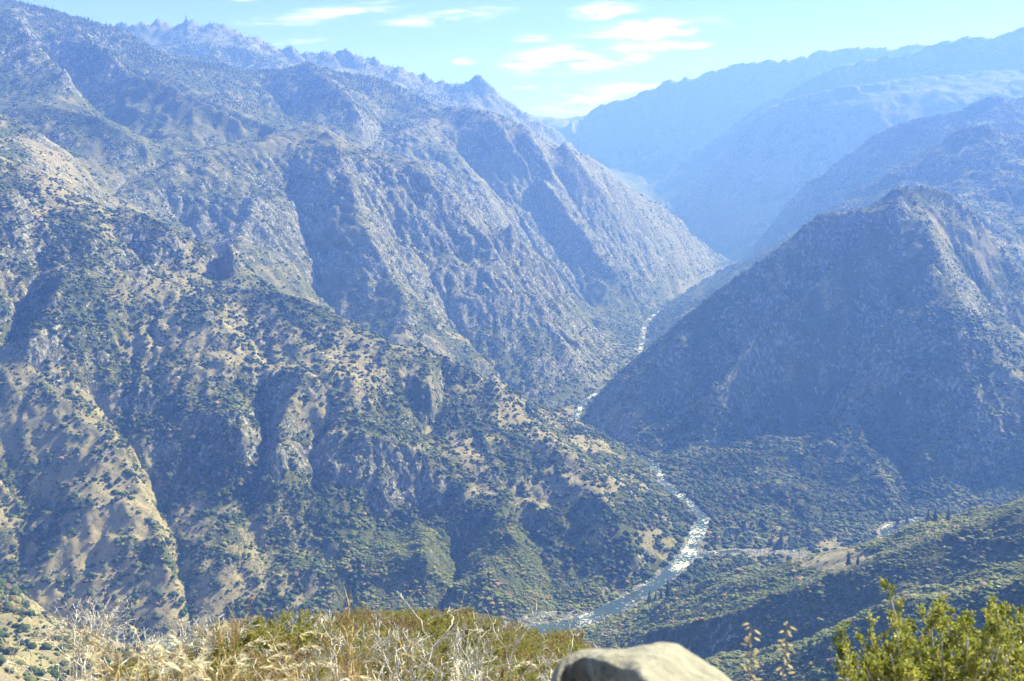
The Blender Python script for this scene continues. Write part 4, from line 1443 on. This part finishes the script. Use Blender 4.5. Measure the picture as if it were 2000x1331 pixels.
# wild oats right of the boulder
for k, (bx, ty, D, lab) in enumerate([(1468, 1224, 3.9, 'left of two wild oat stalks beside the pale boulder'), (1537, 1218, 3.9, 'right of two wild oat stalks, next to the green bush')]):
    top = P(bx, ty, D)
    g0 = gz(top[0], top[1])
    H = top[2] - g0
    r = random.Random(900 + k)
    V, F, V2, F2 = [], [], [], []
    ln = -.12 if k == 0 else -.2
    stem = [Vector((ln * (1 - i / 12) ** 1.5 * .9, 0, H * i / 12)) for i in range(13)]
    tube_into(V, F, stem, [.0022 * (1 - .05 * i) for i in range(13)], 4)
    for j in range(64):
        f = .56 + .44 * (j / 63) ** .9
        i = min(11, int(f * 12))
        p_ = stem[i].lerp(stem[i + 1], f * 12 - i)
        a = r.uniform(0, 6.283)
        L = .012 + .05 * (1 - f) * r.uniform(.5, 1.3)
        e_ = p_ + Vector((math.cos(a) * L, math.sin(a) * L, .012))
        tube_into(V, F, [p_, e_], [.0007, .0006], 3)
        dd = Vector((math.cos(a) * .8, math.sin(a) * .8, r.uniform(-.9, .35))).normalized()
        ll = r.uniform(.024, .036)
        tube_into(V2, F2, [e_, e_ + dd * ll * .3, e_ + dd * ll * .65, e_ + dd * ll], [.0016, .0048, .0042, .0006], 5)
    put('wild_oat', [('stalk', pymesh('stalk', V, F, m_straw)), ('spikelets', pymesh('spikelets', V2, F2, m_seed, True))], (top[0], top[1], g0), 0, 1, lab, 'oat')

# green bush at the lower right
r = random.Random(41)
V, F, LV, LF, tips = [], [], [], [], []
base = P(1905, 1331, 5.9)
g0 = gz(base[0], base[1])
base = Vector((base[0], base[1], g0))
for (tx, ty, D) in [(a_, r.uniform(float(np.interp(a_, [1680, 1760, 1820, 2000], [1310, 1255, 1225, 1215])), 1345), r.uniform(5.1, 6.3)) for a_ in [r.uniform(1690, 2060) for _ in range(62)]] + [(1742, 1180, 5.6), (1622, 1276, 5.5), (1640, 1290, 5.2), (1690, 1235, 5.7), (1665, 1262, 5.6), (1810, 1205, 6.0), (1880, 1215, 6.3), (1935, 1205, 6.0), (1990, 1198, 6.1), (1700, 1300, 5.3), (1770, 1215, 6.2), (1840, 1240, 5.5), (1960, 1230, 5.4), (2040, 1200, 6.2), (1780, 1290, 5.2), (1900, 1290, 5.2), (1660, 1310, 5.8), (1990, 1300, 5.1), (1730, 1255, 6.3), (1860, 1225, 6.5), (2060, 1280, 5.6), (1820, 1215, 5.8), (1920, 1240, 5.9), (1980, 1222, 5.7), (1750, 1240, 5.4)]:
    tp = Vector(P(tx, ty, D)) - base
    L = tp.length
    pts = [Vector((r.gauss(0, .06), r.gauss(0, .06), 0))]
    for i in range(1, 8):
        f = i / 7
        pts.append(tp * f + Vector((r.gauss(0, .02), r.gauss(0, .02), .22 * L * f * (1 - f) * .4 + r.gauss(0, .012))))
    tube_into(V, F, pts, [.015 * (1 - f / 8) + .0025 for f in range(8)], 6)
    for i in range(2, 8):
        for _ in range(4):
            d = ((pts[i] - pts[i - 1]).normalized() + Vector((r.gauss(0, .55), r.gauss(0, .55), r.gauss(.15, .45)))).normalized()
            grow(r, V, F, pts[i].lerp(pts[i - 1], r.random()), d, .095, .0032, 1, .3, (2, 3), .75, tips, 3, .12, .0011)
    tips.append((pts[-3:], (pts[-1] - pts[-2]).normalized()))
for pts, d in tips:
    for _ in range(26):
        k = r.randint(1, len(pts) - 1)
        p_ = pts[k - 1].lerp(pts[k], r.random()) + Vector((r.gauss(0, .008), r.gauss(0, .008), r.gauss(0, .008)))
        add_leaf(LV, LF, p_, d, .022 * r.uniform(.7, 1.3), r)
put('green_bush', [('branches', pymesh('branches', V, F, m_dead, True)), ('foliage', pymesh('foliage', LV, LF, m_leafg))], base, 0, 1, 'large bright green bush with pale branches in the lower right corner', 'bush')

# pale boulder in front of us
m_rock, nt, bsdf = mat('lichen_boulder')
N = NT(nt)
co = N.coord()
c = N.mix(N.step(N.noise(co, 14, 4, .6), .35, .7), (.3, .285, .235), (.43, .415, .355))
c = N.mix(N.math('MULTIPLY', N.step(N.noise(co, 30, 4, .65), .52, .66), .45), c, (.17, .18, .12))
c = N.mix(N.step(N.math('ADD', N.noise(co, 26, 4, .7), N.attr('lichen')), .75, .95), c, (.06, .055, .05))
nt.links.new(c, bsdf.inputs['Base Color'])
bsdf.inputs['Roughness'].default_value = .95
c2_ = N.mix(N.math('MULTIPLY', N.step(N.voro(co, 75), .25, .08), .3), c, (.16, .15, .13))
c2_ = N.mix(N.math('MULTIPLY', N.step(N.noise(co, 9, 3, .6), .55, .7), .25), c2_, (.36, .32, .22))
nt.links.new(c2_, bsdf.inputs['Base Color'])
nt.links.new(N.bump(N.math('ADD', N.noise(co, 60, 5, .7), N.math('MULTIPLY', N.noise(co, 16, 4, .6), 3.0)), .012, 1.0), bsdf.inputs['Normal'])
pxs = np.linspace(1072, 1470, 70)
rim = np.interp(pxs, [1072, 1082, 1095, 1112, 1135, 1180, 1240, 1290, 1325, 1345, 1390, 1430, 1470], [1345, 1312, 1293, 1280, 1274, 1271, 1263, 1257, 1259, 1272, 1300, 1330, 1362])
front = np.interp(pxs, [1072, 1100, 1140, 1180, 1220, 1260, 1350, 1470], [1352, 1304, 1286, 1296, 1306, 1330, 1390, 1420])
for _ in range(3):
    front[1:-1] = (front[:-2] + front[1:-1] + front[2:]) / 3
rows = []
Dr, Df = 2.35, 1.85
for i, pxv in enumerate(pxs):
    A = P(pxv, rim[i], Dr)
    B = P(pxv, max(front[i], rim[i] + 4), Df + .02 * math.sin(i * .3) + (Dr - Df) * max(0, 1 - (front[i] - rim[i]) / 60))
    col = [A + (0, .3, -.75), A + (0, .16, -.22), A + (0, .05, -.03)]
    for t in np.linspace(0, 1, 16):
        col.append(A + (B - A) * t + np.array((0, 0, .012 * math.sin(math.pi * t))))
    for t in np.linspace(.08, 1, 14):
        col.append(B + (0, -.05 * t, -.9 * t))
    rows.append(col)
V = np.array(rows)
nc = V.shape[1]
sh = V.reshape(-1, 3)
sh = sh + .007 * np.stack([fbm(sh[:, 1] * 9 + 3, sh[:, 2] * 9, 1.0, 3), fbm(sh[:, 0] * 9, sh[:, 2] * 9 + 7, 1.0, 3), fbm(sh[:, 0] * 9 + 5, sh[:, 1] * 9, 1.0, 3)], -1)
idx = np.arange(len(sh)).reshape(len(pxs), nc)
q = np.stack([idx[:-1, :-1], idx[:-1, 1:], idx[1:, 1:], idx[1:, :-1]], -1).reshape(-1, 4)
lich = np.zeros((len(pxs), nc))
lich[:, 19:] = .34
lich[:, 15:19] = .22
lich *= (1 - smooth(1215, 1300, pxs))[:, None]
# close both ends
v_l = list(sh)
faces = [tuple(f[::-1]) for f in q.tolist()]
faces += [tuple(idx[0].tolist()), tuple(idx[-1][::-1].tolist())]
ro = mesh_obj('boulder', np.array(v_l), faces, m_rock, True, {'lichen': lich.ravel()})
tag(ro, 'pale cream boulder with dark lichen at the bottom of the photo', 'boulder')
